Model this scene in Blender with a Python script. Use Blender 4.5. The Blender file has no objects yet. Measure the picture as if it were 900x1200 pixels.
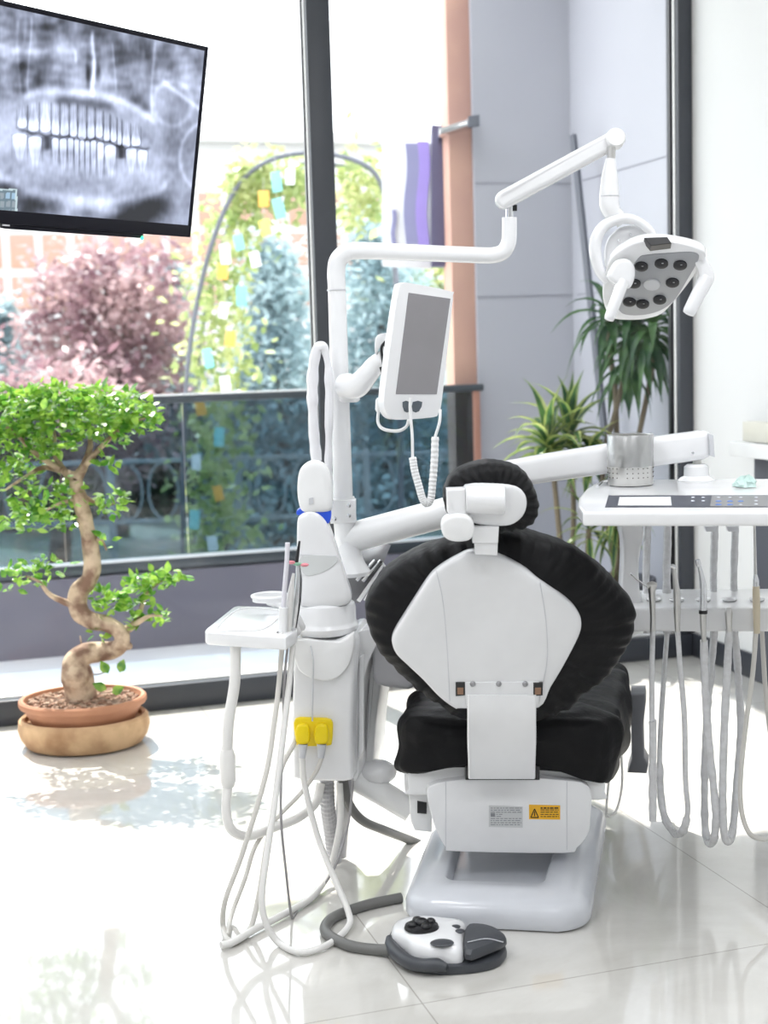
import bpy, bmesh, math, random
from mathutils import Vector, Matrix, noise
R = math.radians
C = bpy.context.scene.collection
sc = bpy.context.scene
rnd = random.Random(7)

# ---------------------------------------------------------------- camera
F = 1650.0; TH = math.atan(188/1650); ROLL = 0.030; CAMZ = 1.30
_f = Vector((0, math.cos(TH), -math.sin(TH))); _r0 = Vector((1, 0, 0)); _u0 = _r0.cross(_f)
_r = _r0*math.cos(ROLL) - _u0*math.sin(ROLL); _u = _u0*math.cos(ROLL) + _r0*math.sin(ROLL)
CAM = Vector((0, 0, CAMZ))
cd = bpy.data.cameras.new('camera'); cam = bpy.data.objects.new('camera', cd); C.objects.link(cam)
m = Matrix((_r, _u, -_f)).transposed().to_4x4(); m.translation = CAM
cam.matrix_world = m
cd.sensor_fit = 'HORIZONTAL'; cd.sensor_width = 36; cd.lens = F/900*36; cd.clip_end = 300; cd.clip_start = .05
cd.dof.use_dof = True; cd.dof.focus_distance = 3.3; cd.dof.aperture_fstop = 4.5
sc.camera = cam

# ---------------------------------------------------------------- light
w = bpy.data.worlds.new('sky'); sc.world = w; w.use_nodes = True
bg = w.node_tree.nodes['Background']; bg.inputs[0].default_value = (.93, .965, 1, 1); bg.inputs[1].default_value = 2.6
sd = bpy.data.lights.new('sun', 'SUN'); sd.energy = 5.5; sd.angle = R(.6); sd.color = (1, .95, .88)
so = bpy.data.objects.new('sun', sd); C.objects.link(so)
so.rotation_euler = Vector((.31, -.62, -1.0)).to_track_quat('-Z', 'Y').to_euler(); so.location = (-3, 12, 12)
for lx, ly in ((-1.6, .2), (.9, .2), (-1.3, 2.4), (1.1, 2.4)):
    ad = bpy.data.lights.new('ceiling_lamp', 'AREA'); ad.shape = 'SQUARE'; ad.size = .9; ad.energy = 19; ad.color = (.97, .98, 1)  # unseen area lights added under the ceiling to brighten the room
    ao = bpy.data.objects.new('ceiling_lamp', ad); C.objects.link(ao); ao.location = (lx, ly, 3.24)
vs = sc.view_settings; vs.view_transform = 'Standard'; vs.look = 'None'; vs.exposure = 0.54; vs.gamma = 1; vs.use_curve_mapping = False

# ---------------------------------------------------------------- pixel <-> place
def ray(px, py): return _f*F + _r*(px-450) + _u*(600-py)
def P(px, py, Y):
    d = ray(px, py); return CAM + d*(Y/d.y)
def PZ(px, py, z):
    d = ray(px, py); return CAM + d*((z-CAMZ)/d.z)
def PP(px, py, o, n):
    d = ray(px, py); return CAM + d*((o-CAM).dot(n)/d.dot(n))
def proj(p):
    v = p-CAM; z = v.dot(_f); return 450+F*v.dot(_r)/z, 600-F*v.dot(_u)/z
def S(Y): return Y/F       # metres per pixel at depth Y

# ---------------------------------------------------------------- materials
MATS = {}
def mat(name, col, rough=.5, metal=0, spec=.5, coat=0, nscale=0, ncol=None, namp=.5, bump=0, bscale=60, trans=0, emit=0, sub=0, detail=3, nlo=.4, nhi=.6):
    if name in MATS: return MATS[name]
    M = bpy.data.materials.new(name); M.use_nodes = True; nt = M.node_tree; b = nt.nodes['Principled BSDF']
    b.inputs['Base Color'].default_value = (*col, 1); b.inputs['Roughness'].default_value = rough; b.inputs['Metallic'].default_value = metal
    b.inputs['Specular IOR Level'].default_value = spec; b.inputs['Coat Weight'].default_value = coat
    b.inputs['Transmission Weight'].default_value = trans
    tc = nt.nodes.new('ShaderNodeTexCoord')
    n = nt.nodes.new('ShaderNodeTexNoise'); n.inputs['Scale'].default_value = nscale or 8; n.inputs['Detail'].default_value = detail
    nt.links.new(tc.outputs['Object'], n.inputs['Vector'])
    cr = nt.nodes.new('ShaderNodeValToRGB'); cr.color_ramp.elements[0].position = nlo; cr.color_ramp.elements[1].position = nhi
    c2 = ncol or tuple(c*.96 for c in col)
    cr.color_ramp.elements[0].color = (*c2, 1); cr.color_ramp.elements[1].color = (*col, 1)
    nt.links.new(n.outputs[0], cr.inputs[0]); nt.links.new(cr.outputs[0], b.inputs['Base Color'])
    if bump:
        n2 = nt.nodes.new('ShaderNodeTexNoise'); n2.inputs['Scale'].default_value = bscale; n2.inputs['Detail'].default_value = 4
        nt.links.new(tc.outputs['Object'], n2.inputs['Vector'])
        bp = nt.nodes.new('ShaderNodeBump'); bp.inputs['Strength'].default_value = bump; bp.inputs['Distance'].default_value = .01
        nt.links.new(n2.outputs[0], bp.inputs['Height']); nt.links.new(bp.outputs[0], b.inputs['Normal'])
    if emit:
        b.inputs['Emission Color'].default_value = (*col, 1); b.inputs['Emission Strength'].default_value = emit
    MATS[name] = M; return M
def glass(name, tint=(1, 1, 1), rough=0., refl=1.45, base=0.):
    M = bpy.data.materials.new(name); M.use_nodes = True; nt = M.node_tree
    for n in list(nt.nodes):
        if n.type != 'OUTPUT_MATERIAL': nt.nodes.remove(n)
    out = nt.nodes[0]; t = nt.nodes.new('ShaderNodeBsdfTransparent'); t.inputs[0].default_value = (*tint, 1)
    g = nt.nodes.new('ShaderNodeBsdfGlossy'); g.inputs['Roughness'].default_value = rough
    fr = nt.nodes.new('ShaderNodeLayerWeight'); fr.inputs[0].default_value = .5
    pw = nt.nodes.new('ShaderNodeMath'); pw.operation = 'POWER'; pw.inputs[1].default_value = 5; nt.links.new(fr.outputs['Facing'], pw.inputs[0])
    mx = nt.nodes.new('ShaderNodeMixShader'); a = nt.nodes.new('ShaderNodeMath'); a.operation = 'ADD'; a.inputs[1].default_value = base+(refl-1)**2*.1; a.use_clamp = True
    nt.links.new(pw.outputs[0], a.inputs[0]); nt.links.new(a.outputs[0], mx.inputs[0]); nt.links.new(t.outputs[0], mx.inputs[1]); nt.links.new(g.outputs[0], mx.inputs[2])
    nt.links.new(mx.outputs[0], out.inputs[0]); MATS[name] = M; return M
def leafmat(name, c1, c2, tr=.4, rough=.35, scale=14, spec=.5):
    M = bpy.data.materials.new(name); M.use_nodes = True; nt = M.node_tree; b = nt.nodes['Principled BSDF']
    out = [n for n in nt.nodes if n.type == 'OUTPUT_MATERIAL'][0]
    tc = nt.nodes.new('ShaderNodeTexCoord'); n = nt.nodes.new('ShaderNodeTexNoise'); n.inputs['Scale'].default_value = scale; n.inputs['Detail'].default_value = 2
    nt.links.new(tc.outputs['Object'], n.inputs['Vector'])
    cr = nt.nodes.new('ShaderNodeValToRGB'); cr.color_ramp.elements[0].position = .38; cr.color_ramp.elements[1].position = .62
    cr.color_ramp.elements[0].color = (*c1, 1); cr.color_ramp.elements[1].color = (*c2, 1)
    nt.links.new(n.outputs[0], cr.inputs[0]); nt.links.new(cr.outputs[0], b.inputs['Base Color']); b.inputs['Roughness'].default_value = rough
    b.inputs['Specular IOR Level'].default_value = spec
    t = nt.nodes.new('ShaderNodeBsdfTranslucent'); nt.links.new(cr.outputs[0], t.inputs[0])
    mx = nt.nodes.new('ShaderNodeMixShader'); mx.inputs[0].default_value = tr
    nt.links.new(b.outputs[0], mx.inputs[1]); nt.links.new(t.outputs[0], mx.inputs[2]); nt.links.new(mx.outputs[0], out.inputs[0])
    MATS[name] = M; return M

WP = mat('white_plastic', (.86, .865, .88), .22, coat=.3)
WM = mat('white_enamel', (.88, .885, .89), .3)
GP = mat('pale_grey_plastic', (.62, .63, .66), .4)
SHELL = mat('shell_plastic', (.80, .805, .82), .25, coat=.2)
DG = mat('dark_grey_plastic', (.13, .135, .15), .4)
MG = mat('mid_grey_plastic', (.42, .42, .44), .4)
BK = mat('black_plastic', (.012, .012, .014), .3)
CH = mat('chrome', (.72, .73, .75), .15, metal=1)
ST = mat('brushed_steel', (.60, .595, .58), .34, metal=1, nscale=40)
FAB = mat('black_cover_cloth', (.007, .007, .008), .5, spec=.2, nscale=30, ncol=(.005, .005, .006), bump=.35, bscale=30)
HOSE = mat('ivory_hose', (.68, .66, .62), .35)
HOSW = mat('white_hose', (.82, .81, .79), .35)
SLV = mat('clear_sleeve_over_hose', (.60, .60, .61), .18, coat=.5, nscale=60, ncol=(.66, .665, .68), bump=.4, bscale=70)
HGR = mat('grey_cable', (.16, .16, .155), .45)
YEL = mat('yellow_plastic', (.95, .72, .0), .3)
BLU = mat('blue_plastic', (.02, .10, .75), .3)
FRM = mat('frame_anthracite', (.045, .050, .062), .4, nscale=3)
# ---------------------------------------------------------------- mesh builder
ORG = {}
def tag(o, label=None, cat=None, group=None, kind=None):
    if label: o['label'] = label
    if cat: o['category'] = cat
    if group: o['group'] = group
    if kind: o['kind'] = kind
    return o
def thing(name, label, cat, loc, group=None):
    o = bpy.data.objects.new(name, None); C.objects.link(o); o.location = loc; o.empty_display_size = .05
    ORG[o.name] = Vector(loc); return tag(o, label, cat, group)
def spline(pts, n=6):
    pts = [Vector(p) for p in pts]
    if len(pts) < 3: return pts
    q = [pts[0]*2-pts[1]] + pts + [pts[-1]*2-pts[-2]]; out = []
    for i in range(1, len(q)-2):
        a, b, c, d = q[i-1], q[i], q[i+1], q[i+2]
        for k in range(n):
            t = k/n; out.append(.5*((2*b)+(c-a)*t+(2*a-5*b+4*c-d)*t*t+(3*b-a-3*c+d)*t**3))
    out.append(pts[-1]); return out
def cspline(pts, n=5):
    pts = [Vector(p) for p in pts]; out = []; L = len(pts)
    for i in range(L):
        a, b, c, d = pts[i-1], pts[i], pts[(i+1) % L], pts[(i+2) % L]
        for k in range(n):
            t = k/n; out.append(.5*((2*b)+(c-a)*t+(2*a-5*b+4*c-d)*t*t+(3*b-a-3*c+d)*t**3))
    return out
def lerps(vals, n):
    out = []
    for i in range(len(vals)-1):
        for k in range(n): out.append(vals[i]+(vals[i+1]-vals[i])*k/n)
    out.append(vals[-1]); return out
class MB:
    def __init__(s): s.v = []; s.f = []; s.mi = []
    def add(s, vs, fs, mi=0):
        o = len(s.v); s.v += [Vector(v) for v in vs]; s.f += [tuple(i+o for i in f) for f in fs]; s.mi += [mi]*len(fs); return s
    def tube(s, pts, r, seg=12, n=6, cap=True, mi=0, squash=None):
        if isinstance(r, (list, tuple)): rr = lerps(list(r), n) if len(pts) > 2 else list(r)
        else: rr = None
        pts = spline(pts, n) if n > 1 else [Vector(p) for p in pts]
        if rr is None: rr = [r]*len(pts)
        elif n <= 1: rr = list(r)
        vs = []; fs = []; up = None
        for i, p in enumerate(pts):
            t = (pts[min(i+1, len(pts)-1)]-pts[max(i-1, 0)])
            t = t.normalized() if t.length > 1e-9 else Vector((0, 0, 1))
            if up is None:
                up = Vector((0, 0, 1)) if abs(t.z) < .9 else Vector((0, 1, 0))
            a = (up - t*up.dot(t)).normalized(); up = a; b = t.cross(a)
            for k in range(seg):
                an = 2*math.pi*k/seg; vs.append(p+(a*math.cos(an)+b*math.sin(an)*(squash or 1))*rr[i])
        L = len(pts)
        for i in range(L-1):
            for k in range(seg):
                fs.append((i*seg+k, i*seg+(k+1) % seg, (i+1)*seg+(k+1) % seg, (i+1)*seg+k))
        if cap: fs.append(tuple(range(seg))[::-1]); fs.append(tuple((L-1)*seg+k for k in range(seg)))
        return s.add(vs, fs, mi)
    def box(s, c, size, rz=0, bev=.004, seg=2, M=None, mi=0):
        bm = bmesh.new(); bmesh.ops.create_cube(bm, size=1)
        bmesh.ops.scale(bm, vec=size, verts=bm.verts)
        if bev: bmesh.ops.bevel(bm, geom=list(bm.edges), offset=min(bev, min(size)*.49), segments=seg, profile=.5, affect='EDGES')
        T = Matrix.Translation(c) @ (M.to_4x4() if M else Matrix.Rotation(rz, 4, 'Z'))
        bm.transform(T); s.bm(bm, mi); return s
    def bm(s, bm, mi=0):
        bm.verts.index_update(); s.add([v.co.copy() for v in bm.verts], [tuple(v.index for v in f.verts) for f in bm.faces], mi); bm.free(); return s
    def slab(s, pts, ext, bev=.004, seg=2, mi=0):
        """closed outline pushed along ext, rims rounded"""
        pts = [Vector(p) for p in pts]; ext = Vector(ext)
        bm = bmesh.new(); a = [bm.verts.new(p) for p in pts]; b = [bm.verts.new(p+ext) for p in pts]; L = len(pts)
        bm.faces.new(a); bm.faces.new(b[::-1])
        for i in range(L): bm.faces.new((a[i], b[i], b[(i+1) % L], a[(i+1) % L]))
        bmesh.ops.recalc_face_normals(bm, faces=bm.faces)
        if bev:
            bm.edges.ensure_lookup_table(); A = set(a); B = set(b)
            es = [e for e in bm.edges if (e.verts[0] in A) == (e.verts[1] in A)]
            bmesh.ops.bevel(bm, geom=es, offset=bev, segments=seg, profile=.5, affect='EDGES', clamp_overlap=True)
        return s.bm(bm, mi)
    def puff(s, pts, n, hf, hb, rings=7, e=.7, fn=None, c=None, mi=0):
        """cushion: outline swollen hf along n and hb against it"""
        pts = [Vector(p) for p in pts]; n = Vector(n).normalized(); L = len(pts)
        c = Vector(c) if c else sum(pts, Vector())/L
        vs = []; fs = []; rows = 0
        for side, h in ((1, hf), (-1, hb)):
            ks = range(rings-1, -1, -1) if side == 1 else range(1, rings)
            for k in ks:
                a = math.pi/2*k/rings; sc_ = math.cos(a)**e; hh = math.sin(a)**e*h*side
                for j, p in enumerate(pts):
                    q = c+(p-c)*sc_+n*hh
                    if fn: q = fn(q, j/L, k/rings, side, (p-c).normalized(), n)
                    vs.append(q)
                rows += 1
        for i in range(rows-1):
            for k in range(L): fs.append((i*L+k, (i+1)*L+k, (i+1)*L+(k+1) % L, i*L+(k+1) % L))
        vs.append(c+n*hf); vs.append(c-n*hb); A = len(vs)-2
        for k in range(L):
            fs.append((A, k, (k+1) % L)); fs.append((A+1, (rows-1)*L+(k+1) % L, (rows-1)*L+k))
        return s.add(vs, fs, mi)
    def lathe(s, c, prof, seg=32, ax=None, M=None, mi=0, sx=1, sy=1):
        """prof: list of (radius, height)"""
        T = Matrix.Translation(c) @ (M.to_4x4() if M else Matrix())
        vs = []; fs = []
        for r, z in prof:
            for k in range(seg):
                a = 2*math.pi*k/seg; vs.append(T @ Vector((max(r, 1e-5)*math.cos(a)*sx, max(r, 1e-5)*math.sin(a)*sy, z)))
        for i in range(len(prof)-1):
            for k in range(seg): fs.append((i*seg+k, i*seg+(k+1) % seg, (i+1)*seg+(k+1) % seg, (i+1)*seg+k))
        return s.add(vs, fs, mi)
    def ball(s, c, r, seg=16, M=None, mi=0):
        r = Vector(r) if hasattr(r, '__len__') else Vector((r, r, r))
        T = Matrix.Translation(c) @ (M.to_4x4() if M else Matrix()); vs = []; fs = []; nr = seg//2
        for i in range(nr+1):
            t = math.pi*i/nr
            for k in range(seg):
                a = 2*math.pi*k/seg; vs.append(T @ Vector((r.x*math.sin(t)*math.cos(a), r.y*math.sin(t)*math.sin(a), -r.z*math.cos(t))))
        for i in range(nr):
            for k in range(seg): fs.append((i*seg+k, i*seg+(k+1) % seg, (i+1)*seg+(k+1) % seg, (i+1)*seg+k))
        return s.add(vs, fs, mi)
    def leaf(s, p, d, up, L, wd, bend=.15, mi=0, k=3):
        d = d.normalized(); sd_ = d.cross(up)
        if sd_.length < 1e-4: sd_ = d.cross(Vector((1, .3, .2)))
        sd_.normalize(); nn = sd_.cross(d); vs = [p]; fs = []
        for i in range(1, k):
            t = i/k; wv = math.sin(math.pi*t**.8)*wd/2; q = p+d*L*t-nn*bend*L*t*t*0+nn*(-bend*L*t*t)
            vs += [q-sd_*wv, q+sd_*wv]
        vs.append(p+d*L-nn*bend*L); e = len(vs)-1
        fs.append((0, 2, 1))
        for i in range(k-2): a = 1+2*i; fs.append((a, a+1, a+3, a+2))
        fs.append((e-2, e-1, e)); return s.add(vs, fs, mi)
    def build(s, name, m, parent=None, sharp=35, org=None, kind=None):
        me = bpy.data.meshes.new(name)
        xs = [v.x for v in s.v]; ys = [v.y for v in s.v]; zs = [v.z for v in s.v]
        ctr = Vector(org) if org is not None else Vector(((min(xs)+max(xs))/2, (min(ys)+max(ys))/2, (min(zs)+max(zs))/2 if parent else min(zs)))
        me.from_pydata([v-ctr for v in s.v], [], s.f); me.update()
        ms = m if isinstance(m, (list, tuple)) else [m]
        for x in ms: me.materials.append(x)
        if len(ms) > 1: me.polygons.foreach_set('material_index', s.mi)
        bm = bmesh.new(); bm.from_mesh(me); bmesh.ops.remove_doubles(bm, verts=bm.verts, dist=1e-6); bmesh.ops.recalc_face_normals(bm, faces=bm.faces); bm.to_mesh(me); bm.free()
        if sharp:
            me.polygons.foreach_set('use_smooth', [True]*len(me.polygons)); me.set_sharp_from_angle(angle=R(sharp))
        o = bpy.data.objects.new(name, me); C.objects.link(o); ORG[o.name] = ctr
        if parent: o.parent = parent; o.location = ctr-ORG[parent.name]
        else: o.location = ctr
        if kind: o['kind'] = kind
        return o
def rawleaves(s, name, m, parent): # unmerged foliage
    me = bpy.data.meshes.new(name); ctr = sum(s.v, Vector())/len(s.v)
    me.from_pydata([v-ctr for v in s.v], [], s.f); me.update()
    for x in (m if isinstance(m, (list, tuple)) else [m]): me.materials.append(x)
    if isinstance(m, (list, tuple)): me.polygons.foreach_set('material_index', s.mi)
    o = bpy.data.objects.new(name, me); C.objects.link(o); ORG[o.name] = ctr
    if parent: o.parent = parent; o.location = ctr-ORG[parent.name]
    else: o.location = ctr
    return o
def basis(x, z): # rotation matrix with columns x, y, z
    z = Vector(z).normalized(); x = Vector(x); x = (x-z*x.dot(z)).normalized(); y = z.cross(x)
    return Matrix((x, y, z)).transposed()
def rod(mb, a, b, r, seg=16, mi=0): return mb.tube([a, b], [r, r] if not isinstance(r, (list, tuple)) else r, seg, 1, mi=mi)
# ================================================================ SETTING
AL = math.atan(F/5376)
SD = Vector((math.cos(AL), math.sin(AL), 0)); OUT = Vector((-math.sin(AL), math.cos(AL), 0)); ZV = Vector((0, 0, 1))
W0 = PZ(450, 806, 0); W0.z = 0
def W(s, t, z): return W0+SD*s+OUT*t+ZV*z
def WS(px, py, t=0): # photo point on the plane t -> (s, z)
    p = PP(px, py, W0+OUT*t, OUT); return (p-W0).dot(SD), p.z
def wbox(mb, s0, s1, t0, t1, z0, z1, bev=0, mi=0):
    return mb.box(W((s0+s1)/2, (t0+t1)/2, (z0+z1)/2), (abs(s1-s0), abs(t1-t0), abs(z1-z0)), rz=AL, bev=bev, mi=mi)
cp = PZ(811, 767, 0); SC = (cp-W0).dot(SD)              # corner of window wall and right wall
SL = -3.3; TB = -7.2; CEIL = 3.3

# floor: polished tile
def floor_mat():
    M = bpy.data.materials.new('polished_tile'); M.use_nodes = True; nt = M.node_tree; b = nt.nodes['Principled BSDF']; L = nt.links.new
    tc = nt.nodes.new('ShaderNodeTexCoord')
    n = nt.nodes.new('ShaderNodeTexNoise'); n.inputs['Scale'].default_value = 1.7; n.inputs['Detail'].default_value = 9; n.inputs['Distortion'].default_value = 1.6; n.inputs['Roughness'].default_value = .65
    L(tc.outputs['Object'], n.inputs['Vector'])
    cr = nt.nodes.new('ShaderNodeValToRGB'); e = cr.color_ramp.elements
    e[0].position = .3; e[0].color = (.60, .585, .55, 1); e[1].position = .7; e[1].color = (.74, .73, .70, 1)
    L(n.outputs[0], cr.inputs[0])
    sx = nt.nodes.new('ShaderNodeSeparateXYZ'); L(tc.outputs['Object'], sx.inputs[0])
    def joint(out, off, size):
        a = nt.nodes.new('ShaderNodeMath'); a.operation = 'SUBTRACT'; L(out, a.inputs[0]); a.inputs[1].default_value = off
        p = nt.nodes.new('ShaderNodeMath'); p.operation = 'PINGPONG'; L(a.outputs[0], p.inputs[0]); p.inputs[1].default_value = size/2
        c = nt.nodes.new('ShaderNodeMath'); c.operation = 'LESS_THAN'; L(p.outputs[0], c.inputs[0]); c.inputs[1].default_value = .0016
        return c.outputs[0]
    j1 = joint(sx.outputs[0], JX, .9); j2 = joint(sx.outputs[1], JY, .9)
    mx = nt.nodes.new('ShaderNodeMath'); mx.operation = 'MAXIMUM'; L(j1, mx.inputs[0]); L(j2, mx.inputs[1])
    mc = nt.nodes.new('ShaderNodeMix'); mc.data_type = 'RGBA'; L(mx.outputs[0], mc.inputs[0]); L(cr.outputs[0], mc.inputs[6]); mc.inputs[7].default_value = (.42, .40, .37, 1)
    L(mc.outputs[2], b.inputs['Base Color']); b.inputs['Roughness'].default_value = .07; b.inputs['Specular IOR Level'].default_value = .6
    b.inputs['Coat Weight'].default_value = .5; b.inputs['Coat Roughness'].default_value = .02
    n3 = nt.nodes.new('ShaderNodeTexNoise'); n3.inputs['Scale'].default_value = 4; n3.inputs['Detail'].default_value = 2; L(tc.outputs['Object'], n3.inputs['Vector'])
    bp = nt.nodes.new('ShaderNodeBump'); bp.inputs['Strength'].default_value = .05; bp.inputs['Distance'].default_value = .01; L(n3.outputs[0], bp.inputs['Height']); L(bp.outputs[0], b.inputs['Normal']); L(bp.outputs[0], b.inputs['Coat Normal'])
    return M
_a = PZ(495, 1176, 0)-W0; JY = _a.dot(OUT); JX = _a.dot(SD)
def slabbox(name, s0, s1, t0, t1, z0, z1, m, kind='structure', bev=0):
    b = MB(); b.box(Vector(((s0+s1)/2, (t0+t1)/2, (z0+z1)/2)), (s1-s0, t1-t0, z1-z0), bev=bev)
    o = b.build(name, m, org=(0, 0, 0)); o.location = W0; o.rotation_euler.z = AL; ORG[o.name] = W0.copy()
    if kind: o['kind'] = kind
    return o
WALL = mat('wall_paint', (.74, .745, .75), .7, nscale=2, ncol=(.73, .735, .74))
slabbox('floor', SL-.1, SC+.1, TB-.1, .12, -.12, 0, floor_mat())
slabbox('ceiling', SL-.1, SC+.1, TB-.1, .3, CEIL, CEIL+.12, WALL)
slabbox('wall_right', SC, SC+.14, TB-.1, .12, 0, CEIL, WALL)
slabbox('wall_left', SL-.14, SL, TB-.1, .12, 0, CEIL, WALL)
slabbox('wall_back', SL-.14, SC+.14, TB-.14, TB, 0, CEIL, WALL)
slabbox('wall_front', SL-.14, SC+.14, 0, .12, 3.12, CEIL, WALL)        # lintel above the glazing
slabbox('baseboard_right', SC-.014, SC, TB, -.001, 0.001, .098, FRM, bev=.002)
# glazing
m0 = WS(365, 200)[0]; m1 = WS(392.5, 200)[0]; jr = WS(795.5, 200)[0]
GW = mat('gasket_light', (.85, .85, .85), .3)  # gasket coloured white to paint the highlight line along the posts
def frame_post(name, s0, s1, step=True):
    b = MB(); wbox(b, s0, s1, 0, .10, .10, 3.12, .003); o = b.build(name, FRM, kind='structure')
    g = MB(); wbox(g, s0-.004, s0, .028, .040, .10, 3.12); g.build('gasket_line', GW, o)
    g = MB(); wbox(g, s0-.007, s0, .058, .075, .10, 3.12); g.build('rubber_seal', BK, o)
    return o
frame_post('trim_1', m0, m1); frame_post('trim_2', jr, SC-.001)
b = MB(); wbox(b, SL, SC, 0, .05, .001, .093, .003); b.build('trim_3', FRM, kind='structure')
SILL = mat('white_aluminium_sill', (.80, .80, .80), .35)
b = MB(); wbox(b, SL, SC, .05, .16, .001, .098, .002); b.build('trim_4', SILL, kind='structure')
GL = glass('window_glass', (.985, .99, .99), 0, 1.35)
for i, (a, c) in enumerate(((SL, m0), (m1, jr))):
    b = MB(); wbox(b, a+.001, c-.001, .058, .066, .098, 3.12); b.build('window_%d' % (i+1), GL, kind='structure', sharp=0)

# ---- balcony
DECK = mat('pale_deck_tile', (.66, .67, .70), .6, nscale=3, ncol=(.60, .61, .65))
PARA = mat('parapet_render', (.15, .145, .185), .75, nscale=2, ncol=(.18, .17, .21))
TR = 1.30
wl = WS(563, 300, TR+.06)[0]; wc = WS(675.5, 220, TR+.06)[0]
slabbox('balcony_floor', SL-6, SC+2.5, .16, TR+.3, -.16, -.03, DECK)
slabbox('parapet', SL-6, wl, TR, TR+.14, -.16, .32, PARA)
LIL = mat('lilac_grey_cladding', (.53, .535, .585), .6, nscale=1.2, ncol=(.50, .505, .555))
slabbox('outer_wall', wl, wc+.1, TR+.12, TR+.3, -.16, 5.2, LIL)
slabbox('balcony_roof', wl-.25, SC+2.0, .3, TR+.45, 3.42, 3.6, LIL)
slabbox('outer_wall_return', wc, wc+.15, .12, TR+.12, -.16, 5.2, LIL)
JN = mat('cladding_joint', (.34, .34, .39), .8)
b = MB()
for z in (.62, 1.55, 2.1, 3.0): wbox(b, wl+.002, wc, TR+.116, TR+.121, z, z+.006); wbox(b, wc-.004, wc+.001, .3, TR+.06, z, z+.006)
b.build('trim_5', JN, kind='structure')
COP = mat('salmon_pillar', (.66, .40, .31), .55, nscale=2.5, ncol=(.56, .33, .27))
pl0 = WS(530, 300, TR+.13)[0]
b = MB(); wbox(b, pl0, wl, TR+.14, TR+.26, -.2, 6.5, .004)
tag(b.build('pillar', COP), 'salmon pink outdoor pillar beside the grey clad wall', 'pillar')
# leaning dark pole in the corner of the balcony
DKM = mat('dark_outdoor_metal', (.13, .14, .17), .5)
b = MB(); q0 = P(671.5, 158, 6.85); q1 = P(712, 540, 6.55); dd = (q1-q0)/(q0.z-q1.z); q2 = q0+dd*(q0.z+.02)
b.tube([q0, q2], [.018, .018], 4, 1); tag(b.build('metal_pole', DKM), 'dark metal pole leaning in the corner of the grey outer wall', 'pole')
# railing
gr = thing('glass_railing', 'glass balcony railing with dark handrail outside the window', 'railing', W(-1, TR+.07, .32))
tr = WS(370, 457, TR+.07)[1]; lr = .335
RG = glass('smoked_railing_glass', (.38, .47, .53), 0, 1.5, .03)
RAIL = mat('dark_handrail', (.07, .085, .10), .28, metal=.3)
b = MB(); wbox(b, SL-6, wl+.0, TR+.045, TR+.095, tr-.035, tr, .008); b.build('handrail', RAIL, gr)
b = MB(); wbox(b, SL-6, wl-.02, TR+.03, TR+.11, .321, .38, .006); b.build('lower_rail', RAIL, gr)
HLT = mat('pale_aluminium_edge', (.78, .80, .82), .3)  # pale colour stands for the bright line along the rail tops
b = MB(); wbox(b, SL-6, wl-.02, TR+.024, TR+.06, .375, .388, .002); b.build('glass_shoe', HLT, gr)  # glass base coloured pale to give the lower rail its light line
b = MB(); wbox(b, SL-6, WS(385, 457, TR+.07)[0], TR+.043, TR+.075, tr-.002, tr+.006, .002); b.build('rail_cap', HLT, gr)  # thin pale strip painted in as the sunlit top of the handrail
sg = [SL-6, SL-2.9, WS(72, 560, TR+.07)[0], WS(217, 560, TR+.07)[0], WS(388, 560, TR+.07)[0], wl-.03]
for a, c in zip(sg, sg[1:]):
    b = MB(); wbox(b, a+.002, c-.002, TR+.066, TR+.074, .38, tr-.03); b.build('glass_panel', RG, gr, sharp=0)
b = MB(); wbox(b, wl-.055, wl-.02, TR+.05, TR+.09, .38, tr-.03, .006); b.build('end_post', mat('copper_post', (.45, .22, .16), .4), gr)

# ---- the yard beyond
YD = mat('yard_paving', (.42, .43, .38), .9, nscale=.8, ncol=(.30, .34, .28))
b = MB(); b.box(Vector((0, 60, -.5)), (160, 105, .2), bev=0); b.build('ground', YD, kind='structure')
# far building
bo = P(120, 300, 40); bo.z = -.4
bu = thing('office_building', 'pale far building with rows of salmon coloured windows', 'building', bo)
FAC = mat('pale_facade', (.58, .57, .59), .8); SAL = mat('salmon_window', (.42, .25, .19), .6, nscale=.6, ncol=(.36, .23, .19))
b = MB(); b.box(Vector((-3.4, 42, 3.3)), (26, 3, 8.4), rz=AL, bev=.02); b.build('facade', FAC, bu)
c0 = Vector((-3.4, 42, 0)) + OUT*(-1.5)
for i in range(-13, 14):
    for k in range(3):
        b = MB(); b.box(c0+SD*(i*.86)+ZV*(3.15+k*1.12), (.66, .08, .92), rz=AL, bev=.02); b.build('window', SAL, bu)
b = MB(); b.box(c0+SD*0+ZV*7.35-OUT*.2, (26.4, .6, .3), rz=AL, bev=.02); b.build('cornice', FAC, bu)

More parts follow.
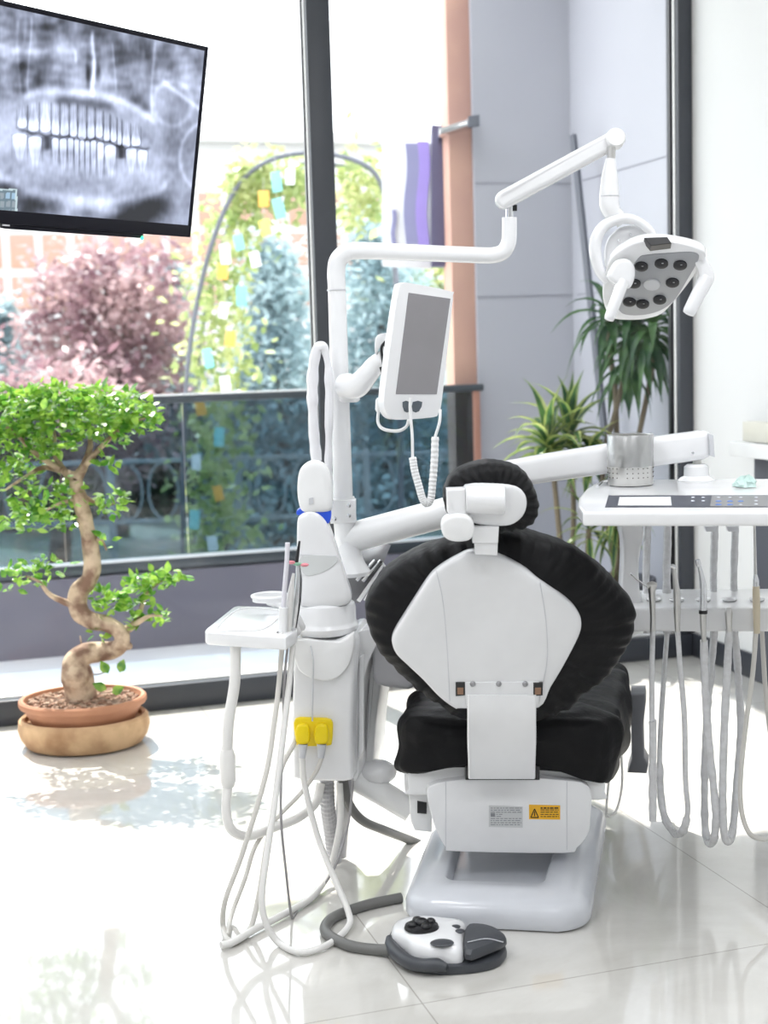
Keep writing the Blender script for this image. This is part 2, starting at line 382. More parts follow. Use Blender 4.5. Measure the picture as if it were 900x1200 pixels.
def crown(n, c, rad, sz, shape='ball', seed=1, inner=.35, clump=10, cr=.16):
    g = random.Random(seed); mb = MB(); c = Vector(c); rad = Vector(rad)
    for _ in range(n//clump):
        d = Vector((g.gauss(0, 1), g.gauss(0, 1), g.gauss(0, 1))).normalized()
        r = inner+(1-inner)*g.random()**.6
        if shape == 'cone':
            h = g.random()**1.3; k = (1-h)*.95+.05; a = g.random()*6.283
            q = Vector((math.cos(a)*rad.x*k*r, math.sin(a)*rad.y*k*r, rad.z*(2*h-1)))
        else: q = Vector((d.x*rad.x*r, d.y*rad.y*r, d.z*rad.z*r))
        for _ in range(clump):
            o = Vector((g.gauss(0, 1), g.gauss(0, 1), g.gauss(0, 1)*.8))*cr*rad.x
            dd = Vector((g.gauss(0, 1), g.gauss(0, 1), g.gauss(-.1, .7)))
            mb.leaf(c+q+o, dd, Vector((g.gauss(0, .5), g.gauss(0, .5), 1)), sz*g.uniform(.6, 1.3), sz*g.uniform(.35, .65), .15, k=2)
    return mb
BARK = mat('outdoor_bark', (.16, .12, .11), .9, nscale=9, ncol=(.24, .19, .17))
def tree(name, label, px, py, Y, rx, rz, n, sz, m, shape='ball', seed=1, cat='tree', group=None, tk=.06):
    c = P(px, py, Y); base = Vector((c.x, c.y, -.4))
    t = thing(name, label, cat, base, group)
    rawleaves(crown(n, c, (rx, rx*.8, rz), sz, shape, seed), 'foliage', m, t)
    b = MB(); top = c+ZV*(rz*.5)
    b.tube([base, base+(c-base)*.5+Vector((.05, 0, 0)), c, top], [tk*1.6, tk*1.2, tk, tk*.3], 10)
    if shape == 'ball':
        g = random.Random(seed)
        for k in range(6):
            a = g.random()*6.28; e = c+Vector((math.cos(a)*rx*.7, math.sin(a)*rx*.5, rz*g.uniform(-.2, .7)))
            b.tube([c-ZV*rz*.5, (c+e)/2+ZV*.1, e], [tk*.7, tk*.45, tk*.12], 6)
    b.build('trunk', BARK, t)
    return t
PLUM = leafmat('plum_leaves', (.26, .15, .18), (.60, .44, .44), .45, scale=2.2)  # plum, spruce and vine colours paled to imitate haze and washout
SPR = leafmat('blue_spruce_needles', (.32, .44, .48), (.58, .70, .72), .35, rough=.6, scale=2)
DKH = leafmat('dark_hedge_leaves', (.08, .14, .10), (.20, .29, .17), .3, rough=.5, scale=1.5)
VIN = leafmat('vine_leaves', (.28, .38, .13), (.62, .65, .34), .5, scale=5)
tree('plum_tree', 'dark red leaved tree behind the railing below the screen', 128, 388, 13.5, .85, .95, 5200, .12, PLUM, seed=3)
tree('plum_tree', 'low dull red shrub behind the bonsai crown at the left', 60, 500, 11.4, .88, .5, 3500, .12, PLUM, seed=13, cat='shrub')
tree('blue_spruce', 'blue green spruce just left of the dark window mullion', 325, 455, 12.5, .72, 1.25, 9000, .11, SPR, 'cone', 4)
tree('blue_spruce', 'blue green spruce between the window mullion and salmon pillar', 450, 440, 14.2, 1.1, 1.6, 12000, .11, SPR, 'cone', 5)
tree('blue_spruce', 'pale blue spruce at the left edge of the photo', 2, 455, 14.2, .58, .85, 5000, .11, SPR, 'cone', 6)
tree('blue_spruce', 'small blue spruce between the red tree and the arch', 205, 420, 15.0, .45, .95, 4500, .11, SPR, 'cone', 16)
tree('leafy_tree', 'yellow green tree showing under the purple wave sign', 500, 345, 17.2, .75, .45, 3500, .13, VIN, seed=8)
hx = thing('hedge', 'long dark green hedge seen through the smoked railing glass', 'hedge', P(280, 600, 14.6)*1.0)
mb = MB(); g = random.Random(5)
for _ in range(11000):
    q = P(g.uniform(-150, 700), 500, 15.4)+Vector((0, g.uniform(-.4, .6), 0)); q.z = -.5+g.random()*1.15
    mb.leaf(q, Vector((g.gauss(0, 1), g.gauss(-.4, 1), g.gauss(0, 1))), Vector((g.gauss(0, .5), g.gauss(0, .5), 1)), g.uniform(.12, .26), g.uniform(.08, .14), .1, k=2)
rawleaves(mb, 'foliage', DKH, hx)
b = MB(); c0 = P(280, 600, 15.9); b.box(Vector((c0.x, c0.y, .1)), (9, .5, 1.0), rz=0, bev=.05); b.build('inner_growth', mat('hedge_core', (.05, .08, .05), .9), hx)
# oval iron fence
FE = mat('grey_iron', (.30, .33, .36), .5)
fo = P(300, 620, 10.2); fe = thing('iron_fence', 'low iron fence with oval rings beyond the railing', 'fence', (fo.x, fo.y, -.4))
zc = P(300, 572, 10.2).z
b = MB()
for z in (zc-.22, zc+.22): b.box(Vector((P(350, 500, 10.2).x, 10.2, z)), (4.6, .03, .03), bev=.004)
b.build('rail', FE, fe)
b = MB(); x = P(-20, 572, 10.2).x
while x < P(620, 572, 10.2).x:
    pts = [Vector((x+.11*math.cos(a*math.pi/8), 10.2, zc+.205*math.sin(a*math.pi/8))) for a in range(17)]
    b.tube(pts, .010, 6, 1); x += .262
b.build('oval_rings', FE, fe)
for px in (-20, 130, 280, 430, 580):
    b = MB(); q = P(px, 572, 10.2); b.box(Vector((q.x, 10.2, (zc+.26-.4)/2)), (.05, .05, zc+.26+.4), bev=.006); b.build('post', FE, fe)
# arch with vines and hanging paper tags
AY = 9.2
arc = [(214, 640), (215, 540), (219, 440), (230, 360), (247, 290), (270, 232), (298, 198), (335, 182), (375, 180), (410, 186), (440, 204), (456, 250), (464, 320), (468, 400), (470, 520), (470, 640)]
a0 = P(214, 640, AY); ar = thing('garden_arch', 'thin dark metal arch overgrown with yellow green vines', 'arch', (a0.x, AY, -.4))
for dy, nm in ((0, 'front_hoop'), (.5, 'rear_hoop')):
    b = MB(); p3 = [P(x, y, AY)+Vector((0, dy, 0)) for x, y in arc]; p3 = [Vector((p3[0].x, p3[0].y, -.4))]+p3+[Vector((p3[-1].x, p3[-1].y, -.4))]
    b.tube(p3, .016, 8, 4); b.build(nm, DKM, ar)
mb = MB(); g = random.Random(11)
for _ in range(2600):
    u = g.random()
    if u < .62: px, py = g.gauss(256, 24)+0*u, g.uniform(215, 650); px += max(0, (330-py))*.33
    elif u < .85: px, py = g.uniform(270, 362), g.gauss(212, 16)
    else: px, py = g.uniform(398, 445), g.gauss(222, 26)
    q = P(px, py, AY+g.uniform(.0, .5))
    mb.leaf(q, Vector((g.gauss(0, 1), g.gauss(0, 1), g.gauss(-.3, .8))), Vector((g.gauss(0, .5), g.gauss(0, .5), 1)), g.uniform(.05, .11), g.uniform(.04, .07), .15, k=2)
rawleaves(mb, 'vines', VIN, ar)
CARD = {'teal': mat('teal_card', (.25, .66, .66), .7), 'white': mat('white_card', (.85, .87, .88), .7), 'orange': mat('orange_card', (.95, .48, .10), .7), 'yellow': mat('yellow_card', (.92, .78, .18), .7)}
cards = [('teal', 324, 213, 'topmost teal one under the arch top'), ('white', 340, 207, 'highest white one, near the mullion'), ('orange', 309, 233, 'highest orange one'), ('teal', 327, 244, 'just below the topmost teal one'),
 ('yellow', 311, 267, 'just below the highest orange one'), ('teal', 280, 284, 'beside the curve of the arch'), ('white', 264, 298, 'left of another white one'), ('white', 299, 304, 'right of another white one'),
 ('orange', 261, 318, 'left side, halfway up the arch'), ('teal', 283, 347, 'in front of the spruce edge'), ('white', 262, 364, 'between an orange one above and below'), ('orange', 270, 397, 'lowest orange one above the handrail'),
 ('teal', 244, 420, 'a little above the handrail'), ('white', 264, 450, 'just above the handrail'), ('orange', 235, 478, 'just below the handrail'), ('teal', 257, 512, 'higher of the two behind the railing glass'),
 ('white', 230, 542, 'behind the railing glass at mid height'), ('orange', 256, 578, 'low behind the railing glass'), ('teal', 228, 609, 'lower of the two behind the railing glass'), ('white', 249, 637, 'lowest of all, near the lower rail')]
for k, (cn, px, py, wh) in enumerate(cards):
    b = MB(); q = P(px, py, AY-.12); an = rnd.uniform(-.25, .25); h = .10 if k % 3 else .125
    M = Matrix.Rotation(rnd.uniform(-.5, .5), 3, 'Z') @ Matrix.Rotation(an, 3, 'Y')
    b.box(q, (.066, .003, h), M=M, bev=.001); o = b.build('paper_tag', CARD[cn])
    b2 = MB(); tp = q+M @ Vector((0, 0, h/2)); rod(b2, tp, tp+Vector((0, .05, .09)), .0012, 5); b2.build('string', HOSE, o)
    tag(o, '%s paper tag on the vines, %s' % (cn, wh), 'paper tag', 'paper tags on the vine arch')
# sign with waves
SY = 7.14
so_ = P(480, 312, SY); sg_ = thing('wave_sign', 'white outdoor sign with purple wave stripes fixed to the salmon pillar', 'sign', so_)
def pslab(px, Y, th, bev=.003, m=None, name=None, parent=None, seg=2, sm=0):
    pts = [P(x, y, Y) for x, y in px]
    if sm: pts = cspline(pts, sm)
    b = MB(); b.slab(pts, (0, th, 0), bev, seg)
    return b.build(name, m, parent) if name else b
pslab([(448, 165), (505, 168), (505, 315), (448, 312)], SY, .03, .003, mat('sign_white', (.85, .85, .88), .5), 'panel', sg_)
def wave(x0, x1, y0, y1, am, ph):
    L = []; R_ = []
    for i in range(13):
        t = i/12; y = y0+(y1-y0)*t; dx = am*math.sin(t*7+ph); L.append((x0+dx, y)); R_.append((x1+dx, y))
    return L+R_[::-1]
pslab(wave(475, 489, 168, 286, 2, 0), SY-.012, .011, 0, mat('sign_slate', (.30, .30, .50), .5), 'wave_stripe', sg_)
pslab(wave(489, 502, 166, 287, 2, 0), SY-.014, .013, 0, mat('sign_purple', (.40, .30, .75), .5), 'wave_stripe', sg_)
pslab(wave(459, 464, 246, 287, 1, 0), SY-.012, .011, 0, mat('sign_slate', (.30, .30, .50), .5), 'wave_stripe', sg_)
pslab([(506, 146), (525, 148), (525, 312), (506, 312)], SY-.06, .14, .003, mat('sign_indigo', (.10, .09, .17), .5), 'side_board', sg_)
pslab([(515, 150), (562, 136), (562, 143), (515, 158)], SY-.26, .20, .003, CH, 'bracket', sg_)
pslab([(549, 136), (562, 134), (562, 147), (549, 149)], SY-.28, .03, .003, DKM, 'bracket_end', sg_)

# ---- balcony plants
DRC = leafmat('dracaena_leaf', (.02, .08, .03), (.09, .20, .06), .35, scale=9)
DRY = leafmat('yellow_leaf_edge', (.24, .34, .08), (.50, .56, .20), .3, scale=9)
POT = mat('dark_plant_pot', (.10, .10, .12), .5)
def strap(mb, p, d, L, wd, droop, k=7, edge=True):
    d = d.normalized(); side = d.cross(ZV)
    if side.length < .05: side = Vector((1, 0, 0))
    side.normalize(); q = Vector(p); dr = Vector(d); L0 = len(mb.v); rows = []
    for i in range(k+1):
        t = i/k; wv = wd*(.35+.65*math.sin(math.pi*min(1, t*1.1+.12)))*(1-t**4)+.0005
        up = side.cross(dr).normalized()
        rows.append([q-side*wv/2+up*wv*.15, q-side*wv*.3, q+up*-.05*wv, q+side*wv*.3, q+side*wv/2+up*wv*.15])
        q = q+dr*(L/k); dr = (dr+Vector((0, 0, -1))*droop/k).normalized()
    vs = [v for r in rows for v in r]; fa = []; fb = []
    for i in range(k):
        for j in range(4): (fb if (j in (0, 3) and edge) else fa).append((i*5+j, i*5+j+1, (i+1)*5+j+1, (i+1)*5+j))
    mb.add(vs, fa, 0); o = len(mb.v)-len(vs); mb.f += [tuple(i+o for i in f) for f in fb]; mb.mi += [1]*len(fb)
def rosette(mb, c, n, L, wd, g, tilt=(10, 80), droop=1.6, edge=True, az=None):
    for i in range(n):
        a = i*2.4+g.uniform(-.3, .3); el = R(90-(tilt[0]+(tilt[1]-tilt[0])*((i+.5)/n)))
        d = Vector((math.cos(a)*math.cos(el), math.sin(a)*math.cos(el), math.sin(el)))
        strap(mb, c-ZV*(.08*(i/n)), d, L*g.uniform(.75, 1.15), wd*g.uniform(.8, 1.15), droop*g.uniform(.7, 1.2), edge=edge)
def plant(name, label, Y, stems, heads, seed, potpx, edge=True):
    g = random.Random(seed); pc = P(potpx, 700, Y); base = Vector((pc.x, pc.y, -.03))
    t = thing(name, label, 'potted plant', base)
    b = MB(); b.lathe(base, [(0, 0), (.12, 0), (.13, .02), (.165, .27), (.175, .28), (.175, .31), (.16, .31), (.15, .26), (0, .26)], 28); b.build('pot', POT, t)
    b = MB()
    for st in stems:
        pts = [Vector((pc.x+rnd.uniform(-.03, .03), pc.y, .2))]+[P(x, y, Y+dy) for x, y, dy in st]; b.tube(pts, [.016]+[.012]*(len(pts)-1), 8)
    b.build('stem', mat('plant_stem', (.20, .16, .11), .8, nscale=20), t)
    mb = MB()
    for (x, y, dy, n, L, wd, ti, dr) in heads: rosette(mb, P(x, y, Y+dy), n, L, wd, g, ti, dr, edge)
    rawleaves(mb, 'leaves', [DRC, DRY], t)
plant('dracaena', 'bushy plant with yellow edged strap leaves behind the white swing arm', 6.08, [[(655, 620, 0), (645, 520, 0)], [(672, 620, .1), (668, 500, .1)]],
      [(642, 515, -.05, 26, .30, .056, (5, 105), 1.9), (668, 502, .05, 26, .29, .054, (0, 100), 1.7), (692, 530, 0, 18, .24, .045, (20, 110), 1.9)], 21, 662)
plant('dracaena', 'tall plant with drooping dark green leaves below the operating light', 6.12, [[(706, 560, 0), (722, 480, 0), (742, 400, 0)], [(722, 480, .02), (716, 420, .05), (712, 370, .05)], [(730, 600, 0), (755, 480, 0), (770, 400, 0)]],
      [(742, 382, 0, 30, .34, .050, (15, 130), 3.0), (712, 362, .02, 22, .28, .046, (15, 125), 2.6), (765, 378, -.12, 24, .27, .048, (20, 130), 3.0), (735, 420, 0, 16, .26, .045, (40, 130), 3.2)], 22, 722, edge=False)
plant('dracaena', 'low plant with arching leaves under the instrument tray', 5.98, [[(690, 660, 0), (690, 620, 0)], [(722, 660, 0), (726, 610, 0)]],
      [(690, 612, 0, 18, .26, .028, (10, 120), 2.4), (722, 600, 0, 16, .26, .028, (20, 130), 2.6)], 23, 705)
# ================================================================ DENTAL CHAIR
def PL(pts, Y): return [P(x, y, Y) for x, y in pts]
def fplane(px, py, Y, n): # plane through a photo point
    o = P(px, py, Y); n = Vector(n).normalized(); return lambda x, y, d=0: PP(x, y, o+n*d, n)
NY = Vector((0, -1, 0))
CY = R(11)                                    # chair axis points a little to the right
base_c = PZ(600, 1040, 0)
chair = thing('dental_chair', 'dental treatment chair with white back shell and black cloth covers', 'dental chair', (base_c.x, base_c.y, 0))
# base plate
def ringloft(mb, rings, mi=0, cap0=False, cap1=True):
    L = len(rings[0]); vs = [v for r in rings for v in r]; fs = []
    for i in range(len(rings)-1):
        for k in range(L): fs.append((i*L+k, i*L+(k+1) % L, (i+1)*L+(k+1) % L, (i+1)*L+k))
    if cap0: fs.append(tuple(range(L))[::-1])
    if cap1: fs.append(tuple((len(rings)-1)*L+k for k in range(L)))
    mb.add(vs, fs, mi)
def rr(x0, x1, y0, y1, r, z, n=5): # rounded rectangle in chair frame
    pts = []
    for cx, cy, a0 in ((x1-r, y0+r, -90), (x1-r, y1-r, 0), (x0+r, y1-r, 90), (x0+r, y0+r, 180)):
        for k in range(n+1):
            a = R(a0+90*k/n); pts.append(Vector((cx+r*math.cos(a), cy+r*math.sin(a), z)))
    return pts
f0 = PZ(468, 1066, 0); f1 = PZ(690, 1085, 0)
hw = (f1.x-f0.x)/2; CB = Matrix.Translation(Vector(((f0.x+f1.x)/2, min(f0.y, f1.y), 0))) @ Matrix.Rotation(-CY, 4, 'Z')
tf = lambda L: [CB @ v for v in L]
BL = .74
def taper(L, k=.07):    # narrower to the front
    return [Vector((v.x*(1+k*v.y/BL), v.y - .025*(1-(v.x/hw)**2)*(1 if v.y < .1 else 0), v.z)) for v in L]
b = MB()
o_ = lambda g, z, r=.07: tf(taper(rr(-hw+g, hw-g, g, BL-g, r-g*.5, z)))
inn = lambda g, z: tf([Vector((v.x*(.80+.25*v.y/BL)-.01, v.y, v.z)) for v in rr(-hw+.07+g, hw-.07-g, .085+g, BL-.05-g, .035, z)])
ringloft(b, [o_(.004, .004), o_(0, .012), o_(0, .035), o_(.006, .052), o_(.022, .064), o_(.05, .073), inn(0, .076), inn(.008, .070), inn(.014, .034)], cap0=True)
b.build('base_plate', mat('base_grey_white', (.70, .72, .77), .25, coat=.3), chair, sharp=50)
b = MB(); b.box(CB @ Vector((0, .56, .13)), (.26, .16, .24), rz=-CY, bev=.02); b.build('lift_column', SHELL, chair)
# underframe box beneath the seat
YB = 3.22
sk = S(YB)
b = MB()
b.slab(cspline(PL([(503, 922), (540, 914), (596, 911), (655, 914), (690, 922), (692, 960), (689, 978), (676, 994), (660, 1000), (535, 998), (522, 993), (510, 970), (503, 945)], YB), 3), (0, .34, 0), .012, 3)
b.build('underframe_cover', WP, chair)
b = MB(); b.slab(cspline(PL([(480, 903), (500, 898), (600, 894), (700, 900), (708, 906), (709, 928), (702, 938), (600, 932), (485, 932), (479, 925)], YB+.03), 3), (0, .42, 0), .012, 3)
b.slab(PL([(479, 925), (506, 925), (506, 976), (486, 974), (481, 962)], YB+.05), (0, .3, 0), .006, 2)
b.build('seat_frame', WM, chair)
b = MB(); b.slab(PL([(489, 939), (500, 941), (500, 954), (489, 953)], YB+.045), (0, .01, 0), .001, 1); b.build('socket', BK, chair)
b = MB()
for x in (522, 664): b.slab(PL([(x, 916), (x+.7, 916), (x+.7, 996), (x, 996)], YB-.0008), (0, .002, 0), 0)
lab = b.build('panel_seam', GP, chair)
b = MB(); b.slab(PL([(573, 944), (612.5, 945.5), (612.5, 970), (573, 969)], YB-.0012), (0, .0015, 0), 0); lb = b.build('rating_label', mat('silver_label', (.62, .63, .64), .4), chair); lb['label'] = 'grey printed rating label'
b = MB(); g = random.Random(4)
for r_ in range(9):
    y = 946.6+r_*2.45; x = 575
    while x < 610:
        l = g.uniform(1.5, 6)
        if not (r_ in (3, 4) and x > 585): b.slab(PL([(x, y), (min(x+l, 611), y), (min(x+l, 611), y+.8), (x, y+.8)], YB-.0016), (0, .0006, 0), 0)
        x += l+1.1
b.slab(PL([(575, 953), (580, 953), (580, 957), (575, 957)], YB-.0018), (0, .0006, 0), 0)
b.build('label_print', mat('label_ink', (.25, .26, .28), .5), lb)
b = MB(); b.slab(PL([(620, 943), (656.5, 944), (656.5, 960.5), (620, 960)], YB-.0012), (0, .0015, 0), 0); lb = b.build('warning_label', mat('amber_label', (.90, .48, .02), .4), chair); lb['label'] = 'amber warning label with a black triangle'
b = MB()
A, B_, C_ = (622, 958), (626.5, 948), (631, 958)
for u, v in ((A, B_), (B_, C_), (C_, A)): b.tube([P(*u, YB-.0018), P(*v, YB-.0018)], .0012, 5, 1)
b.slab(PL([(626, 951), (627.1, 951), (627.1, 956.5), (626, 956.5)], YB-.0018), (0, .0006, 0), 0)
for r_ in range(5):
    y = 946.2+r_*2.6; x = 633.5
    while x < 654:
        l = g.uniform(2, 5); b.slab(PL([(x, y), (min(x+l, 654.6), y), (min(x+l, 654.6), y+(1.5 if r_ == 0 else .8)), (x, y+(1.5 if r_ == 0 else .8))], YB-.0018), (0, .0006, 0), 0); x += l+1
b.build('label_print', mat('black_ink', (.03, .02, .01), .5), lb)
# seat cushion under its black cover
def pleat(amp, freq, seed=0., every=1.):
    def fn(q, t, k, side, rad, n):
        a = t*2*math.pi; wv = (math.sin(a*freq+noise.noise(q*6)*5+seed)*.6+math.sin(a*freq*2.3+seed*2+noise.noise(q*9)*4)*.4)
        m_ = 1-abs(k-.30)*1.2; m_ = max(0, m_)
        return q+rad*wv*amp*m_*every+n*wv*amp*.8*m_+Vector((noise.noise(q*14), noise.noise(q*14+Vector((9, 0, 0))), noise.noise(q*14+Vector((0, 9, 0)))))*amp*1.2
    return fn
# seat: rear face at YR, runs away from us along the chair axis
YR = 3.26
rear = [(465, 880), (465, 856), (472, 841), (490, 836), (560, 836), (640, 837), (695, 839), (716, 845), (723, 862), (724, 885), (720, 905), (710, 916), (697, 906), (640, 901), (560, 897), (520, 899), (478, 906), (465, 898)]
ax = Vector((math.sin(R(12.5)), math.cos(R(12.5)), 0))
ro = cspline(PL(rear, YR), 5); cc = sum(ro, Vector())/len(ro)
prof = [(.02, -.040), (.45, -.045), (.80, -.036), (.94, -.018), (1., .012), (1.01, .06), (1.02, .14), (1.03, .26), (1.04, .40), (1.03, .52), (.96, .60), (.6, .63), (.02, .635)]
fineprof = []
for i in range(len(prof)-1):
    for k in range(4): t = k/4; fineprof.append((prof[i][0]+(prof[i+1][0]-prof[i][0])*t, prof[i][1]+(prof[i+1][1]-prof[i][1])*t))
fineprof.append(prof[-1])
b = MB(); rings = []
for s_, d_ in fineprof:
    row = []
    for j, p in enumerate(ro):
        q = cc+(p-cc)*s_+ax*d_; rad = (p-cc).normalized(); a = 2*math.pi*j/len(ro)
        if s_ > .3:
            wv = math.sin(d_*62+noise.noise(q*7)*4)*.7+noise.noise(Vector((q.x*8, q.y*26, q.z*8)))*1.5
            q = q+rad*wv*.009*(1 if d_ > 0 else .4)+Vector((noise.noise(q*12), noise.noise(q*12+Vector((5, 5, 5))), noise.noise(q*12+Vector((1, 8, 3)))))*.010
            if rad.z < -.5: q.z += .006*math.sin(a*40)+.008*noise.noise(q*20)
        row.append(q)
    rings.append(row)
ringloft(b, rings, cap0=True); b.build('seat', FAB, chair, sharp=80)
# backrest: cushion leaning towards us
YC = 3.08; TL = Vector((0, -math.cos(R(12)), -math.sin(R(12))))    # shell faces us and slightly down
bk = fplane(575, 740, YC, TL)
cush = [(531, 632), (500, 640), (477, 650), (455, 664), (440, 680), (430, 705), (430, 725), (437, 745), (450, 765), (464, 780), (482, 797), (505, 815), (535, 835), (575, 843), (615, 842), (645, 834), (668, 822), (690, 802), (716, 780), (733, 758), (742, 735), (743, 712), (734, 695), (718, 677), (700, 661), (680, 647), (655, 634), (625, 625), (595, 620), (560, 622)]
def bcf(q, t, k, side, rad, n):
    a = math.atan2(rad.z, rad.x); m_ = max(0, 1-abs(k-.22)*1.6)
    wv = math.sin(a*23+noise.noise(q*6)*9)*.5+math.sin(a*57+noise.noise(q*8)*6)*.35+noise.noise(q*22)*.5
    return q+rad*wv*.003*m_+n*wv*.0062*m_+n*noise.noise(q*10)*.014+rad*noise.noise(q*9)*.006
b = MB(); b.puff(cspline([bk(x, y, -.045) for x, y in cush], 8), TL, .075, .10, 14, e=.62, fn=bcf); b.build('backrest', FAB, chair, sharp=80)
shell = [(554, 645), (584, 650), (612, 664), (631, 678), (662, 699), (676, 714), (681, 728), (677, 745), (660, 778), (645, 803), (631, 827), (590, 829), (540, 828), (533, 828), (515, 815), (496, 795), (478, 778), (464, 764), (459, 750), (463, 738), (474, 720), (486, 701), (497, 684), (507, 671), (520, 661), (536, 652)]
def shf(q, t, k, side, rad, n): return q
b = MB(); so2 = cspline([bk(x, y, .035) for x, y in shell], 4)
b.puff(so2, TL, .020, .03, 10, e=.36); b.build('back_shell', SHELL, chair, sharp=60)
b = MB()
for pts in (((511, 668), (519, 705), (524, 760), (527, 822)), ((633, 682), (640, 730), (641, 775), (632, 822))): b.tube([bk(x, y, .0545) for x, y in pts], .0009, 6, 5)
b.build('shell_seam', GP, chair)
# hinge plate, slots, screws, support arm
b = MB(); b.slab([bk(x, y, .058) for x, y in ((544, 800), (632, 799), (632, 826), (546, 828))], TL*-.02, .003, 2); b.build('hinge_plate', SHELL, chair)
for x0, x1 in ((534, 545), (625, 636)):
    b = MB(); b.slab([bk(x, y, .0585) for x, y in ((x0, 800), (x1, 800), (x1, 815), (x0, 816))], TL*-.004, .0005, 1); sl = b.build('hinge_slot', BK, chair)
    b = MB(); b.slab([bk(x, y, .0592) for x, y in ((x0+2, 806), (x1-2, 806), (x1-2, 814), (x0+2, 814))], TL*-.003, .0005, 1); b.build('hinge_bolt', mat('bronze_bolt', (.30, .18, .12), .4, metal=.6), sl)
for x in (554, 584.5, 615.5):
    b = MB(); b.ball(bk(x, 801.5, .0585), (.0065, .004, .0065), 12); b.build('screw', mat('screw_steel', (.35, .35, .36), .35, metal=.8), chair)
b = MB()
arm = [(548, 815, .062), (548, 840, .064), (548, 870, .045), (549, 900, .02), (549, 913, .005)]
L_ = []; Rr = []
for x, y, d in arm: L_.append(bk(x, y, d)); Rr.append(bk(x+80.5-(2 if y > 890 else 0), y, d))
L_ = spline(L_, 5); Rr = spline(Rr, 5); rows = []
for l, r_ in zip(L_, Rr):
    dn = TL*-.02; e1 = (r_-l).normalized()*.003; rows.append([l+e1, r_-e1, r_+dn*.15, r_+dn, l+dn, l+dn*.15])
ringloft(b, rows, cap0=True); b.build('back_support_arm', WP, chair, sharp=40)
b = MB()
for x0, x1 in ((545.5, 549.5), (628, 632.5)): b.slab(PL([(x0, 898), (x1, 898), (x1, 914), (x0, 914)], YB-.004), (0, .05, 0), .001, 1)
b.slab(PL([(546, 911.5), (632, 911.5), (632, 914), (546, 914)], YB-.004), (0, .03, 0), .0005, 1)
b.build('arm_slot', BK, chair)
# headrest
YH = 2.98
hp = fplane(575, 590, YH, (0, -1, -.12))
hn = Vector((0, -1, -.12)).normalized()
hd = [(519, 584), (522, 568), (531, 555), (548, 546), (571, 541), (596, 544), (613, 552), (624, 567), (630, 584), (630, 598), (626, 610), (612, 618), (590, 621), (565, 618), (540, 612), (526, 604)]
def hcf(q, t, k, side, rad, n):
    a = math.atan2(rad.z, rad.x); m_ = max(0, 1-abs(k-.25)*1.6)
    wv = math.sin(a*26+noise.noise(q*9)*5)*.6+noise.noise(q*40)*.6
    return q+rad*wv*.002*m_+n*wv*.006*m_
b = MB(); b.puff(cspline([hp(x, y, 0) for x, y in hd], 8), hn, .045, .09, 12, e=.6, fn=hcf); b.build('headrest', FAB, chair, sharp=80)
b = MB(); b.puff(cspline([hp(x, y, .035) for x, y in ((545, 567), (575, 565), (602, 568), (614, 577), (617, 590), (612, 604), (598, 614), (575, 615), (552, 611), (543, 600), (541, 583))], 4), hn, .016, .02, 8, e=.4)
hs = b.build('headrest_shell', SHELL, chair, sharp=60)
b = MB()
cyl = [hp(546, 585, .05), hp(590, 586, .05)]; b.tube([cyl[0]+Vector((-.002, 0, 0)), cyl[0], cyl[1], cyl[1]+Vector((.002, 0, 0))], [.028, .031, .031, .028], 28, 1)
b.build('headrest_barrel', WP, chair, sharp=50)
b = MB(); b.slab([hp(x, y, .075) for x, y in ((523, 574), (545, 573), (547, 606), (528, 608), (524, 600))], hn*-.03, .005, 3); b.build('headrest_link', WP, chair)
b = MB(); b.slab(cspline([hp(x, y, .09) for x, y in ((517, 617), (521, 608), (532, 604), (545, 604), (553, 609), (556, 618), (554, 630), (546, 635), (530, 635), (520, 629))], 3), hn*-.035, .008, 3); b.build('adjusting_knob', WM, chair)
b = MB(); b.slab([hp(x, y, .06) for x, y in ((554, 618), (585, 618), (584, 637), (554, 637))], hn*-.03, .004, 2); b.slab([hp(x, y, .052) for x, y in ((556, 633), (583.5, 633), (583, 651), (557, 650))], hn*-.03, .002, 2); b.build('headrest_bar', WP, chair)
# arm rests
b = MB(); b.slab(cspline(PL([(440, 752), (475, 760), (486, 775), (484, 806), (462, 807), (444, 803), (437, 795), (436, 770)], 3.42), 3), (.04, .30, 0), .01, 3); ar_ = b.build('armrest', MG, chair); ar_['label'] = 'grey left armrest'
b = MB(); b.slab(PL([(739, 813), (756, 813), (757, 822), (754, 850), (755, 888), (760, 897), (758, 907), (735, 906), (740, 890)], 3.72), (.02, .10, 0), .006, 3); b.build('armrest_bracket', DG, chair)
# hose loop hanging under the cover at the right
b = MB(); b.tube([P(728, 880, 3.5), P(729, 920, 3.48), P(722, 950, 3.42), P(711, 955, 3.40), P(713, 920, 3.38), P(716, 895, 3.36)], .003, 8); b.build('cover_tie', HOSW, chair)

# ================================================================ LEFT UNIT
UY = 3.34
uo = P(385, 915, UY); unit = thing('cuspidor_unit', 'white water and suction unit with a bowl shell at the left of the chair', 'dental unit', (uo.x, uo.y+.1, 0))
k_ = S(UY)
